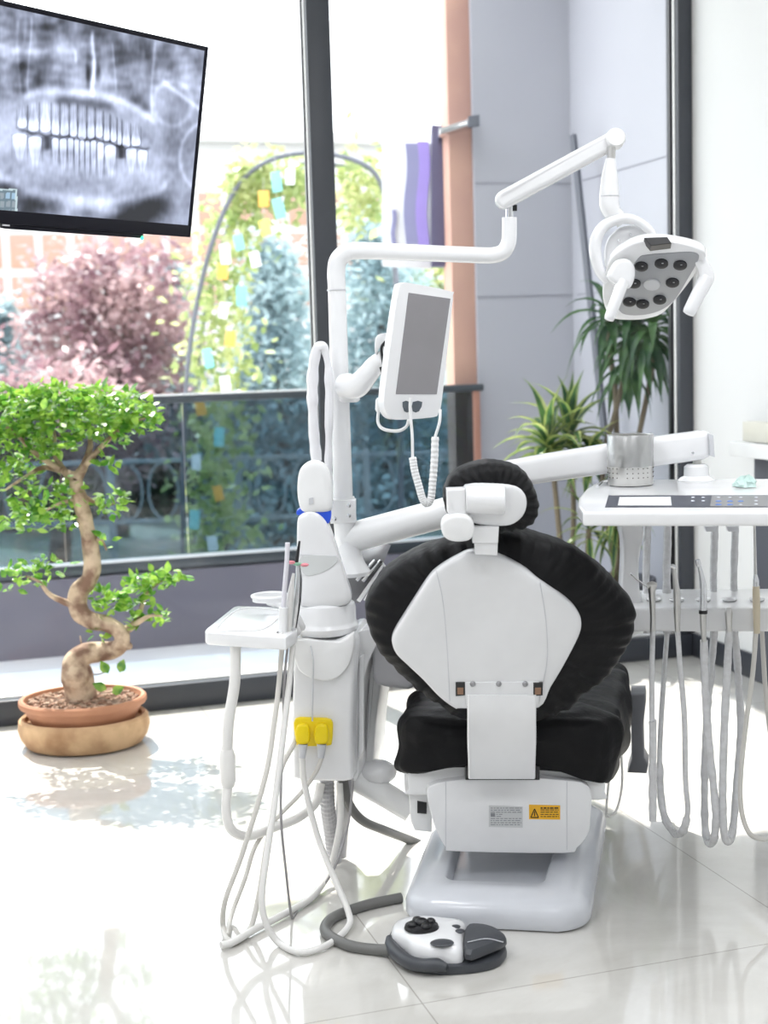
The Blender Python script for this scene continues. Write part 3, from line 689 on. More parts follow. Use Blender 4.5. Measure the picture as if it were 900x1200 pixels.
# body
b = MB(); bodo = cspline(PL([(344, 770), (346, 752), (360, 748), (392, 750), (412, 744), (418, 760), (415, 800), (413, 850), (413, 900), (411, 915), (380, 916), (347, 914), (343, 900), (342, 840)], UY), 3)
b.slab(bodo, (.03, .22, 0), .016, 4); b.build('body', WP, unit, sharp=50)
b = MB(); b.slab(cspline(PL([(345, 750), (398, 752), (415, 742), (414, 765), (406, 785), (390, 797), (372, 797), (355, 790), (347, 778)], UY-.012), 3), (0, .03, 0), .010, 3); b.build('bowl_housing', WM, unit, sharp=60)
b = MB(); b.slab(cspline(PL([(418, 742), (436, 738), (442, 752), (432, 775), (424, 810), (420, 860), (420, 905), (414, 916), (413, 880), (413, 800), (414, 760)], UY+.06), 3), (.04, .22, 0), .010, 3); b.build('side_cover', SHELL, unit)
b = MB(); b.slab(cspline(PL([(440, 752), (450, 760), (446, 800), (440, 850), (436, 900), (425, 915), (424, 870), (430, 800)], UY+.16), 3), (.03, .16, 0), .008, 3); b.build('rear_cover', WM, unit)
b = MB(); b.slab(PL([(421, 770), (427, 766), (426, 880), (420, 890)], UY+.052), (0, .02, 0), .003, 2); b.slab(PL([(434, 770), (440, 766), (434, 850), (429, 880)], UY+.15), (0, .02, 0), .003, 2); b.build('side_trim', WP, unit)
# round table top of the bowl
dc = P(380, 728, UY+.07); b = MB()
b.lathe(dc, [(0, -.03), (.070, -.028), (.078, -.024), (.084, -.014), (.085, -.008), (.082, -.002), (.079, .004), (.079, .035), (.076, .046), (.066, .052), (0, .054)], 48); b.build('bowl_table', WP, unit)
# tall sail shaped shell on it
b = MB(); sail = cspline(PL([(348.5, 612), (351, 604), (356, 600), (363, 598), (371, 600), (378, 605), (384, 613), (390, 627), (396, 645), (402, 664), (407, 680), (411, 692), (412, 702), (405, 708), (385, 711), (365, 711), (352, 708), (349, 695), (348.5, 670), (348, 640)], UY+.02), 3)
b.puff(sail, NY, .022, .07, 9, e=.35); b.build('bowl_shell', WP, unit, sharp=60)
b = MB(); rod(b, P(351, 650, UY-.0025), P(395, 652, UY-.0025), .0009, 6); b.build('shell_seam', GP, unit)
b = MB(); b.slab(cspline(PL([(354, 652), (392, 652), (394, 660), (380, 670), (362, 675), (353, 668)], UY-.0035), 3), (0, .003, 0), .0008, 1); b.build('shell_window', mat('soft_grey_film', (.68, .70, .70), .15, coat=.5), unit)
# blue collar and white paddle above it
b = MB(); b.slab(cspline(PL([(348, 598), (358, 594), (372, 592), (386, 595), (388, 606), (384, 614), (374, 604), (362, 600), (349, 604)], UY+.01), 3), (0, .03, 0), .003, 2); b.build('blue_collar', BLU, unit)['label'] = 'bright blue collar'
b = MB(); b.puff(cspline(PL([(367, 539), (377, 541), (385, 549), (389, 565), (390, 585), (388, 598), (370, 600), (355, 599), (350, 588), (348.5, 570), (351, 552), (358, 543)], UY+.02), 4), NY, .018, .02, 7, e=.42); b.build('paddle_holder', WM, unit)
b = MB(); b.slab(PL([(362, 584), (367, 583), (367, 590), (362, 591)], UY-.0005), (0, .002, 0), 0); b.build('paddle_mark', GP, unit)
# assistant tray with holders
az_ = PZ(300, 740, P(275, 738, 3.22).z).z
tray = [(240, 741), (247, 734), (275, 711), (300, 709), (330, 711), (345, 716), (352, 728), (345, 745), (325, 752), (300, 744), (270, 742)]
tp = [PZ(x, y, az_) for x, y in tray]
b = MB(); b.slab([PZ(x, y, az_) for x, y in ((240, 739), (242, 736), (273, 711.5), (278, 710), (322, 711), (338, 715), (348, 724), (348, 738), (335, 747), (300, 745), (270, 742.5), (243, 741))], (0, 0, -.030), .004, 3)
b.build('side_tray', WP, unit, sharp=50)
b = MB(); rimp = [PZ(x, y, az_+.001) for x, y in ((254, 738), (280, 714), (322, 714), (330, 718), (322, 728), (306, 738), (280, 739))]; rimp = cspline(rimp, 4); b.tube(rimp+[rimp[0]], .0022, 6, 1, cap=False); b.build('tray_rim', WM, unit)
for k, (x, y) in enumerate(((331, 749), (338, 742), (345, 735), (350, 729))):
    b = MB(); c = P(x, y, 3.17+k*.03); Mh = basis((1, 0, 0), (-.35, -.6, 1)); b.lathe(c, [(.006, .022), (.0085, .023), (.0105, .018), (.011, -.018), (.009, -.022), (.0, -.022)], 18, M=Mh); b.build('tool_holder', WM, unit)
# ring shaped cup stand
rc = P(316, 698, 3.42); b = MB()
b.tube([rc+Vector((.043*math.cos(a*math.pi/16), .043*math.sin(a*math.pi/16), 0)) for a in range(33)], .0042, 8, 1, cap=False)
b.lathe(rc, [(.040, 0), (.041, -.012), (.043, -.012), (.0435, 0)], 32); b.build('cup_stand', WM, unit)
b = MB(); b.tube([P(315, 705, 3.5), P(340, 712, 3.45), P(360, 716, 3.4)], .010, 10); b.build('cup_stand_arm', WM, unit)
# cord on body, vertical grey line
b = MB(); b.tube([P(364, 757, UY-.02), P(367, 775, UY-.03), P(366.5, 800, UY-.022), P(366, 845, UY-.012)], .0022, 8); b.build('water_line', GP, unit)
# yellow double coupling
b = MB(); b.slab(cspline(PL([(346, 843), (367, 842), (388, 844), (390, 858), (389, 870), (386, 874), (366, 875), (347, 873), (345, 860)], UY-.012), 3), (0, .02, 0), .004, 2)
yc = b.build('yellow_coupling', YEL, unit); yc['label'] = 'bright yellow double coupling'
for x in (353, 375):
    b = MB(); b.slab(cspline(PL([(x-7, 858), (x-4, 851), (x+2, 849), (x+8, 852), (x+10, 860), (x+9, 871), (x+1, 873), (x-6, 871)], UY-.03), 3), (0, .022, 0), .006, 3); b.build('coupling_plug', YEL, yc)
    b = MB(); rod(b, P(x+2, 872, UY-.022), P(x+1, 888, UY-.024), [.012, .008], 14); b.build('coupling_sleeve', GP, yc)
# beam from the unit down to the chair base
b = MB(); b.tube([P(400, 905, UY+.14), P(440, 925, UY+.14), P(482, 950, UY+.12)], [.030, .032, .030], 20, 5); b.build('link_beam', WM, unit)
b = MB(); b.ball(P(440, 905, UY+.16), (.055, .05, .032), 20); b.build('link_joint', SHELL, unit)
# drop hoses beneath the unit down to the floor
def hose(name, pts, r, m_, parent, seg=10, n=6, label=None):
    bb = MB(); bb.tube([P(*p) if len(p) == 3 else Vector(p[:3]) for p in pts], r, seg, n); o = bb.build(name, m_, parent, sharp=60)
    if label: o['label'] = label
    return o
def fl(x, y, z=.012): q = PZ(x, y, z); return (q.x, q.y, q.z, 0)
b = MB(); pts = spline([P(383, 912, 3.42), P(384, 945, 3.42), P(388, 975, 3.45), Vector(fl(392, 1010)[:3])], 14)
rad = [.017+.0025*(i % 2) for i in range(len(pts))]; b.tube(pts, rad, 14, 1); b.build('corrugated_hose', MG, unit, sharp=20)
b = MB(); pts = spline([P(404, 912, 3.44), P(402, 945, 3.45), P(400, 975, 3.5), Vector(fl(398, 1003)[:3])], 12); b.tube(pts, [.018]*len(pts), 14, 1); b.build('drain_hose', MG, unit)
hose('supply_cable', [(402, 912, 3.42), (408, 940, 3.42), (424, 961, 3.44), (448, 972, 3.5), (474, 982, 3.6), (500, 992, 3.66)], .012, HGR, unit)
hose('suction_tube', [(276, 758, 3.2), (275, 800, 3.18), (268, 845, 3.17), (266, 882, 3.17)], .013, HOSW, unit)
b = MB(); pts = PL([(266, 878), (266.5, 886), (267, 915), (267, 922)], 3.17); b.tube(pts, [.014, .0185, .0185, .014], 16, 1); b.build('suction_grip', HOSW, unit)
hose('suction_tube', [(267, 918, 3.17), (265, 950, 3.16), (271, 972, 3.16), (290, 980, 3.2), (320, 970, 3.26), (350, 958, 3.32), (370, 940, 3.38), (376, 918, 3.40)], .0115, HOSW, unit)
# tools in the tray holders
def tool(name, label, cat, grp=None, at=(0, 0, 0)): return thing(name, label, cat, at, grp)
t = tool('suction_tip', 'white straw shaped suction tip standing in the side tray holder', 'suction tip', at=P(334, 745, 3.17))
b = MB(); b.tube(PL([(337, 636), (336, 660), (333.5, 690), (332, 716)], 3.17), [.0055, .0055, .0055, .006], 12, 2); b.build('tube', mat('frosted_tube', (.75, .74, .80), .3), t)
b = MB(); rod(b, P(332, 712, 3.17), P(331, 742, 3.17), .0105, 14); b.build('grip', WM, t)
hose('hose', [(331, 750, 3.17), (327, 800, 3.17), (321, 850, 3.14), (311, 910, 3.1), (284, 1000, 3.06), (264, 1055, 3.04), (261.5, 1086, 3.06), fl(269, 1102), fl(292, 1090), (303, 1050, 3.1), (311, 1000, 3.14), (320, 950, 3.2), (330, 900, 3.26), (345, 870, 3.32), (349, 850, 3.36)], .0062, HOSE, t)
t = tool('three_way_syringe', 'dark tipped air and water syringe in the side tray', 'syringe', at=P(345, 735, 3.2))
b = MB(); b.tube(PL([(351, 634), (349, 648), (347.5, 659)], 3.2), [.0025, .004, .0045], 10, 4); b.build('nozzle', BK, t)
b = MB(); b.tube(PL([(349, 660), (350, 680), (348, 705), (344, 735)], 3.2), [.005, .0085, .010, .008], 14, 4); b.build('handle', CH, t)
b = MB(); b.ball(P(349, 661, 3.195), (.012, .007, .004), 12); b.build('button', mat('green_button', (.25, .50, .35), .4), t)
for x in (341, 357):
    b = MB(); b.ball(P(x, 659+(x > 350)*3, 3.19), (.010, .005, .0045), 10); b.build('pink_tip', mat('pink_plastic', (.85, .30, .35), .4), t)
hose('hose', [(344, 745, 3.2), (339, 800, 3.18), (332, 860, 3.14), (322, 940, 3.08), (313, 1000, 3.03), (307, 1050, 3.0), (311, 1080, 2.99), fl(326, 1104, .01), fl(352, 1116, .01), fl(384, 1107, .01), fl(408, 1086, .012), (408, 1068, 3.10), (392, 1030, 3.16), (372, 980, 3.24), (357, 920, 3.30), (354, 888, 3.318)], .0075, HOSW, t)
t = tool('scaler_handpiece', 'slim white scaler handpiece in the side tray with thin grey cord', 'handpiece', at=P(338, 742, 3.18))
b = MB(); b.tube(PL([(344, 672), (341, 695), (339, 715), (338, 742)], 3.185), [.003, .008, .0085, .0075], 12, 4); b.build('handle', HOSW, t)
hose('cord', [(338, 748, 3.185), (333, 800, 3.18), (332, 850, 3.16), (329, 949, 3.12), (335, 1020, 3.1), fl(342, 1074, .008), fl(350, 1064, .008), fl(375, 1043, .008), (395, 1010, 3.3), (408, 965, 3.36), (414, 915, 3.40)], .0032, mat('thin_grey_cord', (.35, .34, .35), .4), t)
t = tool('evacuator_hose', 'thick ivory hose sweeping over the floor from the unit to the left', 'hose', at=(uo.x, uo.y+.1, 0))
hose('tube', [(398, 918, 3.4), (399, 960, 3.38), (392, 1000, 3.35), (384, 1025, 3.33), fl(365, 1052, .012), fl(335, 1070, .012), fl(300, 1088, .012), fl(275, 1103, .012), fl(259, 1108, .012)], .0085, HOSW, t)
hose('branch', [(377, 888, 3.316), (370, 905, 3.3), (352, 930, 3.3), (325, 958, 3.28), (300, 990, 3.22), (287, 1030, 3.17), (272, 1070, 3.14), fl(266, 1096, .012)], .0055, HOSE, t)
# assistant's dark panel with chrome rails
t = thing('assistant_panel', 'tilted dark panel with chrome rails behind the bowl shell', 'control panel', P(430, 690, 3.5))
pn = [(414, 690), (428, 664), (440, 655), (449, 656), (440, 680), (426, 705), (418, 706)]
b = MB(); b.slab(PL([(408, 662), (440, 655), (450, 658), (428, 692), (420, 708), (410, 705), (404, 690)], 3.62), (.02, .10, .03), .004, 2); b.build('panel', mat('dark_panel', (.17, .17, .18), .25), t)
for a, c in (((447, 657), (425, 681)), ((440, 657), (418, 680)), ((450, 664), (428, 704))):
    b = MB(); rod(b, P(*a, 3.61), P(*c, 3.61), .0055, 10); b.build('chrome_rail', CH, t)
b = MB(); b.slab(PL([(418, 704), (422, 706), (452, 664), (449, 660)], 3.605), (0, .02, 0), .003, 2); b.build('front_edge', WM, t)

# ================================================================ POLE + OPERATING LIGHT
PY = 3.55
po = P(400, 660, PY); lamp = thing('operating_light', 'white dental operating light on a bent swing arm and tall pole', 'dental light', (po.x, po.y, po.z))
rp = .0225
b = MB(); b.tube([P(407, 640, PY), P(402, 583, PY)], [.030, .029], 24, 1); b.slab(PL([(386, 586), (417, 586), (417, 613), (387, 614)], PY-.034), (0, .05, 0), .005, 2); b.build('pole_clamp', WM, lamp)
for x, y in ((409, 592), (409, 604), (392, 608)):
    b = MB(); b.ball(P(x, y, PY-.035), (.006, .003, .006), 10); b.build('clamp_screw', CH, lamp)
b = MB(); b.lathe(P(409, 660, PY), [(0, -.03), (.052, -.03), (.055, -.02), (.042, 0), (.034, .02), (.031, .06)], 28); b.build('pole_foot', WP, lamp)
b = MB(); b.tube([P(402, 590, PY), P(399, 480, PY), P(395, 345, PY), P(394, 322, PY), P(396, 306, PY), P(405, 297, PY), P(420, 294, PY), P(480, 296, PY), P(560, 299, PY), P(578, 299, PY), P(590, 295, PY), P(596, 284, PY), P(597, 268, PY), P(597, 255, PY)],
           [.0255, .0235, .0225, .0225, .0225, .0225, .0215, .0205, .0200, .0200, .0195, .0190, .0185, .0185], 24, 5); b.build('pole', WP, lamp, sharp=60)
b = MB(); b.lathe(P(394.5, 340, PY), [(.0232, -.002), (.0245, -.001), (.0245, .001), (.0232, .002)], 24); b.build('pole_ring', GP, lamp)
b = MB(); rod(b, P(597, 256, PY), P(597, 238, PY), .0095, 14); b.build('swivel_pin', CH, lamp)
b = MB(); b.slab(PL([(601, 240), (606, 240), (606, 247), (601, 247)], PY-.004), (0, .01, 0), .001, 1); b.build('swivel_stop', BK, lamp)
# spring arm: flat sided capsule
def capsule(mb, a, c, ra, rc_, th, Y0, Y1):
    """rounded bar between two photo points, radii in photo px, thickness th along the depth"""
    A = Vector(a); B2 = Vector(c); d = (B2-A).normalized(); n2 = Vector((-d.y, d.x)); pts = []
    for k in range(9): an = math.pi/2+math.pi*k/8; pts.append((A+d*math.cos(an)*ra+n2*math.sin(an)*ra, Y0))
    for k in range(9): an = -math.pi/2+math.pi*k/8; pts.append((B2+d*math.cos(an)*rc_+n2*math.sin(an)*rc_, Y1))
    mb.slab([P(p.x, p.y, y) for p, y in pts], (0, th, 0), min(th, min(ra, rc_)*S(Y0))*.48, 4)
b = MB(); capsule(b, (592, 233), (722, 162), 11, 11, .045, PY-.022, PY-.06); b.build('spring_arm', WP, lamp, sharp=60)
b = MB(); M2 = basis((1, 0, 0), (.0, -1, .1)); b.lathe(P(722, 161, PY-.065), [(0, .004), (.020, .004), (.024, -.002), (.0245, -.03)], 28, M=M2); b.build('end_cap', WM, lamp)
LY = PY-.06
b = MB(); rod(b, P(716, 189, LY), P(716.5, 172, LY), .0105, 14); b.build('swivel_pin', ST, lamp)
b = MB(); b.tube(PL([(715.5, 186), (714.5, 205), (714, 225), (714, 240), (718, 249), (724, 254), (730, 262)], LY), [.012, .019, .024, .0245, .022, .018, .016], 20, 5); b.build('drop_tube', WP, lamp, sharp=60)
b = MB(); b.lathe(P(714, 230, LY), [(.0252, -.001), (.0257, 0), (.0252, .001)], 20); b.build('tube_seam', GP, lamp)
# ring yoke
b = MB(); yk = [(712, 330), (703, 318), (698, 300), (698, 284), (705, 268), (718, 259), (733, 256), (748, 260), (760, 269), (768, 280)]
b.tube(PL(yk, LY-.01), [.010, .013, .015, .015, .014, .013, .013, .012, .011, .009], 16, 4, squash=1.3); b.build('yoke', WP, lamp, sharp=60)
b = MB(); b.puff(cspline(PL([(716, 275), (728, 266), (745, 264), (758, 270), (764, 280), (752, 285), (735, 292), (722, 305), (712, 318), (708, 300), (710, 286)], LY+.02), 3), NY, .015, .03, 6); b.build('head_back', SHELL, lamp, sharp=60)
for x, y in ((725, 282), (739, 275)):
    b = MB(); b.ball(P(x, y, LY), .0035, 10); b.build('screw', CH, lamp)
# head: slab seen from below
hn2 = Vector((-.18, -.62, -.76)).normalized(); ho = P(764, 334, LY-.03)
hq = lambda x, y, d=0.: PP(x, y, ho+hn2*d, hn2)
rim = [(708, 325), (706, 345), (710, 362), (718, 372), (736, 374), (755, 373), (775, 367), (790, 352), (806, 332), (820, 312), (827, 300), (822, 292), (800, 285), (770, 281), (748, 283), (732, 290), (716, 303)]
b = MB(); b.puff(cspline([hq(x, y, -.008) for x, y in rim], 4), hn2, .006, .036, 9, e=.4); b.build('head_housing', WP, lamp, sharp=60)
face = [(748, 303), (760, 299), (785, 297), (808, 296), (818, 299), (818, 306), (808, 324), (792, 350), (778, 362), (762, 368), (745, 370), (730, 368), (724, 360), (727, 345), (735, 325)]
b = MB(); b.slab(cspline([hq(x, y, .0) for x, y in face], 4), hn2*-.012, .002, 2); fc = b.build('lamp_face', mat('lamp_face_grey', (.33, .34, .36), .35), lamp)
XL = (hq(780, 334)-hq(750, 334)).normalized(); MH = basis(XL, hn2)
BKG = mat('led_reflector', (.02, .021, .025), .35, spec=.3)
for x, y in ((751.5, 313), (775, 309.6), (797, 311.5), (788, 332), (773, 352), (753, 357), (737.5, 354.6), (743, 333)):
    b = MB(); b.lathe(hq(x, y, .003), [(.0162, -.004), (.0162, .0), (.0150, .0006), (.006, .0002), (0, .0)], 20, M=MH); ld = b.build('led_lens', BKG, fc)
    b = MB(); b.ball(hq(x+1.5, y-1, .003), (.0028, .0028, .001), 8); b.build('led', GP, ld)  # off-centre pale dot painted as a small highlight on the dark lens
b = MB(); b.lathe(hq(764, 334, .002), [(.020, -.004), (.020, .0), (.018, .0015), (0, .002)], 28, M=MH); b.build('sensor_disc', mat('lamp_disc', (.55, .56, .58), .3), fc)
b = MB(); dq = P(770, 284, LY-.155); dn = Vector((-.1, -.9, .35)).normalized(); b.slab([PP(x, y, dq, dn) for x, y in ((755, 278.5), (782, 277.5), (787, 285), (763, 288))], dn*-.03, .001, 1); b.build('display', BK, lamp)
for side, sh, gp, lb_ in (('l', [(713, 322), (720, 308), (728, 303), (738, 304), (745, 314), (744, 328), (738, 338), (728, 336), (716, 329)], ((731, 328), (713, 376)), 'left'), ('r', [(814, 294), (824, 297), (834, 312), (838, 324), (834, 334), (822, 330), (819, 316), (812, 302)], ((829, 324), (806, 369)), 'right')):
    b = MB(); b.slab(cspline(PL(sh, LY-.115), 3), (0, .04, 0), .011, 4); hh = b.build('handle_shoulder', WP, lamp, sharp=60)
    b = MB(); q0, q1 = P(*gp[0], LY-.105), P(*gp[1], LY-.11); d = (q1-q0); b.tube([q0, q0+d*.1, q0+d*.9, q0+d*.98, q1], [.016, .019, .0165, .014, .006], 16, 1, squash=.8); b.build('handle', WP, lamp, sharp=60)
# sleeve wrapped cord looping off the pole
b = MB(); cdp = spline(PL([(383, 414), (378, 407), (372, 409), (368, 425), (366, 450), (366.5, 480), (368, 510), (371, 540)], PY-.06), 8)
b.tube(cdp, [(.0135 if i > 8 else .009+.0005*i)+.004*noise.noise(p*30) for i, p in enumerate(cdp)], 12, 1)
cdp = spline(PL([(379, 405), (384, 425), (386, 460), (385.5, 500), (385, 545), (386, 590)], PY-.06), 8)
b.tube(cdp, [.0105+.004*noise.noise(p*28) for p in cdp], 10, 1)
tag(b.build('wrapped_cord', mat('plastic_wrapped_cord', (.84, .84, .87), .2, coat=.4)), 'white plastic wrapped cord looped over the left side of the pole', 'cord')
# ---- swing arm carrying the instrument tray
AY0, AY1 = 3.56, 3.34
sw = thing('swing_arm', 'thick white swing arm running from the pole over to the instrument tray', 'arm', P(640, 565, 3.2))
b = MB(); a0_, a1_ = P(404, 632, AY0), P(600, 580, 3.46); b.tube([a0_, a1_], [.0385, .0375], 28, 1); b.build('lower_tube', WM, sw, sharp=40)
b = MB()
top = [(585, 543), (640, 533), (713, 521), (780, 511), (826, 505), (833, 507), (835, 522), (835, 534), (826, 539), (800, 543), (790, 544), (713, 556), (640, 566), (590, 574), (572, 572), (566, 558), (572, 547)]
def Yx(x): return 3.40+(AY1-3.40)*(x-570)/265
b.slab([P(x, y, Yx(x)) for x, y in top], (.0, .062, 0), .016, 4); b.build('upper_beam', WP, sw, sharp=40)
b = MB(); rod(b, P(817, 536, AY1+.03), P(816.5, 549, AY1+.03), .010, 14); b.build('swivel_pin', ST, sw)
b = MB(); b.lathe(P(816, 566, AY1+.03), [(.044, -.012), (.044, .008), (.038, .014), (.030, .018), (.029, .040), (.022, .046), (0, .046)], 28); b.build('tray_hub', WP, sw)
b = MB(); b.slab(PL([(831, 508), (836, 510), (838, 536), (832, 534)], AY1-.01), (0, .06, 0), .002, 2); b.build('end_plate', GP, sw)
for x in (812,):
    b = MB(); b.ball(P(x, 531, AY1-.0), (.0035, .002, .0035), 8); b.build('screw', CH, sw)
# ================================================================ MONITOR ON THE POLE
MN = Vector((.50, -.86, 0)).normalized(); mo_ = P(490, 415, 3.36)
def mq(x, y, d=0.): return PP(x, y, mo_+MN*d, MN)
mon = thing('monitor', 'white framed monitor with a blank grey screen clamped to the pole', 'monitor', mo_)
bez = [(468, 337), (472, 332), (480, 331.5), (528, 341), (531, 346), (529, 370), (518, 470), (514, 484), (508, 489), (470, 492), (458, 490), (452, 482), (450, 470), (453, 440), (461, 380)]
b = MB(); b.slab(cspline([mq(x, y) for x, y in bez], 3), MN*-.028, .006, 4); mb_ = b.build('monitor_case', WP, mon, sharp=50)
b = MB(); b.slab([mq(x, y, .0012) for x, y in ((479, 343), (528, 350), (512, 462), (464, 462))], MN*-.002, .0003, 1); b.build('screen', mat('blank_screen', (.26, .25, .265), .12, coat=.6), mon)
for q in (((472, 471), (480, 471), (480, 482), (474, 482)), ((484, 471), (495, 471), (491, 482), (484, 482))):
    b = MB(); b.slab(cspline([mq(x, y, .0012) for x, y in q], 2), MN*-.002, 0); b.build('handle_slot', mat('slot_grey', (.10, .12, .14), .5), mon)
b = MB(); b.lathe(P(407, 455, 3.55), [(.026, -.035), (.031, -.030), (.033, 0), (.031, .030), (.026, .035)], 24)
b.tube([P(405, 452, 3.52), P(418, 452, 3.48), P(430, 440, 3.46), P(440, 428, 3.45), P(452, 420, 3.43)], [.032, .031, .026, .024, .022], 20, 5); b.build('monitor_arm', WP, mon, sharp=60)
b = MB(); b.slab(cspline(PL([(440, 396), (446, 391), (457, 391), (459, 398), (456, 414), (449, 417), (447, 404), (441, 416), (439, 410)], 3.42), 2), (0, .04, 0), .004, 3); b.build('mount_bracket', WP, mon, sharp=60)
for k, pts in enumerate((((452, 400), (447, 408), (449, 425), (451, 440), (448, 450)), ((455, 402), (453, 415), (453, 430), (449, 438), (446, 430)), ((450, 402), (454, 412), (456, 430), (452, 444)))):
    hose('black_cable', [(x, y, 3.40) for x, y in pts], .0035, BK, mon, 8)
hose('white_cable', [(449, 449, 3.4), (446, 460, 3.38), (444, 478, 3.37), (443, 495, 3.37), (450, 503, 3.36), (466, 505, 3.35), (476, 500, 3.34), (479, 492, 3.33)], .004, WM, mon, 8)
b = MB(); b.tube(PL([(444, 466), (444, 469), (443.5, 480), (443, 483)], 3.37), [.004, .008, .008, .004], 12, 1); b.build('ferrite_bead', WM, mon)
hd_ = thing('camera_cord', 'white coiled cord hanging in a V below the monitor', 'cord', P(480, 472, 3.32))
hose('cord', [(481, 466, 3.325), (480.5, 480, 3.325), (483, 510, 3.32), (483.5, 536, 3.32)], .0035, WM, hd_, 8)
hose('cord', [(510, 512, 3.32), (515, 495, 3.32), (516, 480, 3.33)], .0035, WM, hd_, 8)
b = MB(); pts = spline(PL([(483.5, 536), (486, 552), (491, 570), (495, 584), (500, 590), (505, 584), (507, 565), (509, 540), (510, 512)], 3.32), 9)
b.tube(pts, [.0085+.0014*(i % 2) for i in range(len(pts))], 10, 1); b.build('coil', WM, hd_, sharp=20)

# ================================================================ INSTRUMENT TRAY
d1 = 2.78; tz = P(780, 599, d1).z
tu = thing('instrument_tray', 'white instrument console with a control strip at the right edge', 'dental tray', P(790, 600, 2.6))
q = [(677, 592), (678, 583), (686, 573), (697, 566), (715, 563), (812, 561), (900, 561), (990, 560)]
top_ = [PZ(x, y, tz) for x, y in q]; top_ += [PZ(990, 599, tz), PZ(900, 599.5, tz), PZ(720, 600, tz), PZ(683, 600, tz)]
b = MB(); b.slab(top_, (0, 0, -.029), .007, 4); b.build('tray_top', WP, tu, sharp=40)
b = MB(); b.slab([PZ(x, y, tz+.0012) for x, y in ((713, 580.5), (990, 580), (990, 594), (709, 594))], (0, 0, -.002), .0005, 1); cp_ = b.build('control_strip', mat('control_strip_dark', (.02, .025, .05), .35, spec=.2), tu)
b = MB(); b.slab([PZ(x, y, tz+.0022) for x, y in ((726, 582.5), (786, 582), (787, 592), (724, 592))], (0, 0, -.0012), 0); b.build('display', mat('strip_display', (.85, .86, .88), .4), cp_)
b = MB(); b.slab([PZ(x, y, tz+.0018) for x, y in ((834, 581), (990, 580.5), (990, 593.5), (832, 593.5))], (0, 0, -.0008), 0); b.build('key_field', mat('strip_grey', (.20, .20, .21), .35, spec=.3), cp_)  # right part under the keys greyed to paint a reflection on the strip
BLE = mat('blue_key', (.10, .22, .60), .2, emit=.25); KW = mat('key_white', (.80, .82, .90), .2)
for (x, y, mk) in ((812, 583, KW), (812, 587, KW), (824, 583, KW), (824, 587, KW), (842, 583, KW), (842, 587.5, BLE), (855.5, 583, KW), (855.5, 587.5, BLE), (868, 583, KW), (868, 587.5, BLE), (842, 591.5, BLE), (855.5, 591.5, BLE), (868, 591.5, KW), (886, 583, KW), (886, 587, KW), (886, 591, KW)):
    b = MB(); b.ball(PZ(x, y, tz+.0018), (.0040 if mk is KW else .0068, .006, .0018), 10); b.build('key', mk, cp_)
# flat plate hanging at the left front of the tray plus curved bracket
b = MB(); b.slab(cspline(PL([(729, 617), (754, 617), (752, 640), (749, 660), (750, 690), (756, 740), (727, 740), (729, 690), (731, 650), (730, 630)], 3.28), 2), (0, .06, 0), .006, 3); b.build('holder_bracket', WP, tu, sharp=50)
hz = P(780, 713, 3.20).z
b = MB(); hb = [PZ(x, y, hz) for x, y in ((722, 702), (728, 692), (775, 690), (990, 689), (990, 713), (722, 713))]
b.slab(hb, (0, 0, -.055), .008, 4); b.build('holder_bar', WP, tu, sharp=40)
for x in (765, 792, 823, 854, 886):
    b = MB(); c = PZ(x+1, 703, hz+.003); b.lathe(c, [(.015, -.002), (.019, .0015), (.017, .004), (.012, .001), (.011, -.01)], 18); b.build('holder_cup', WP, tu)
# rear tubes from console down behind the bar
for x, r_ in ((782, .0088), (758, .0080), (837, .0076), (861, .0076)):
    b = MB(); pts = spline([P(x+1, 606, 3.42), P(x, 640, 3.42), P(x-1, 680, 3.41), P(x, 742, 3.40)], 10); b.tube(pts, [r_*(1.15+.22*noise.noise(p*60)) for p in pts], 12, 1); b.build('sleeved_tube', SLV, tu)
for x in (832, 858):
    b = MB(); b.slab(PL([(x-6, 617), (x+8, 617), (x+6, 623), (x-4, 623)], 3.38), (0, .02, 0), .002, 2); b.build('tube_clip', GP, tu)
# handpieces (each with its hose) resting in the bar
IY = 3.165; KS = 1.21
def hp_(name, label, x, y, parts, hs, sl, cat='handpiece'):
    t = thing(name, label, cat, P(x, y, IY-.01))
    for nm, pts, r_, m_ in parts:
        b = MB(); b.tube([P(a, c, IY-.012) for a, c in pts], [v*KS for v in r_], 12, 4); b.build(nm, m_, t, sharp=50)
    b = MB(); pts = spline([P(x_, y_, d_ if d_ >= IY else d_+.545) for x_, y_, d_ in hs], 8)
    b.tube(pts, [.0058]*len(pts) if not sl else [(.0092+.0022*noise.noise(p*60)) if sl[0] <= i/len(pts) <= sl[1] else .0062 for i, p in enumerate(pts)], 12, 1); b.build('hose', SLV if sl else HOSE, t, sharp=60)
    return t
hp_('air_water_syringe', 'steel syringe with a bent thin nozzle, hanging straight in the leftmost holder', 765, 700,
    [('nozzle', ((739, 672), (748, 680), (757, 686), (761, 688)), [.0016, .0016, .0022, .003], CH), ('head', ((758, 687), (764, 686), (769, 687)), [.006, .008, .006], ST), ('body', ((763.5, 686), (764, 700), (765, 720), (765, 740)), [.0085, .0065, .0055, .0055], ST)],
    [(765, 738, IY), (764, 790, IY), (764, 840, IY), (765, 850, IY), (765, 900, IY), (765, 962, IY)], (.50, 1), 'syringe')
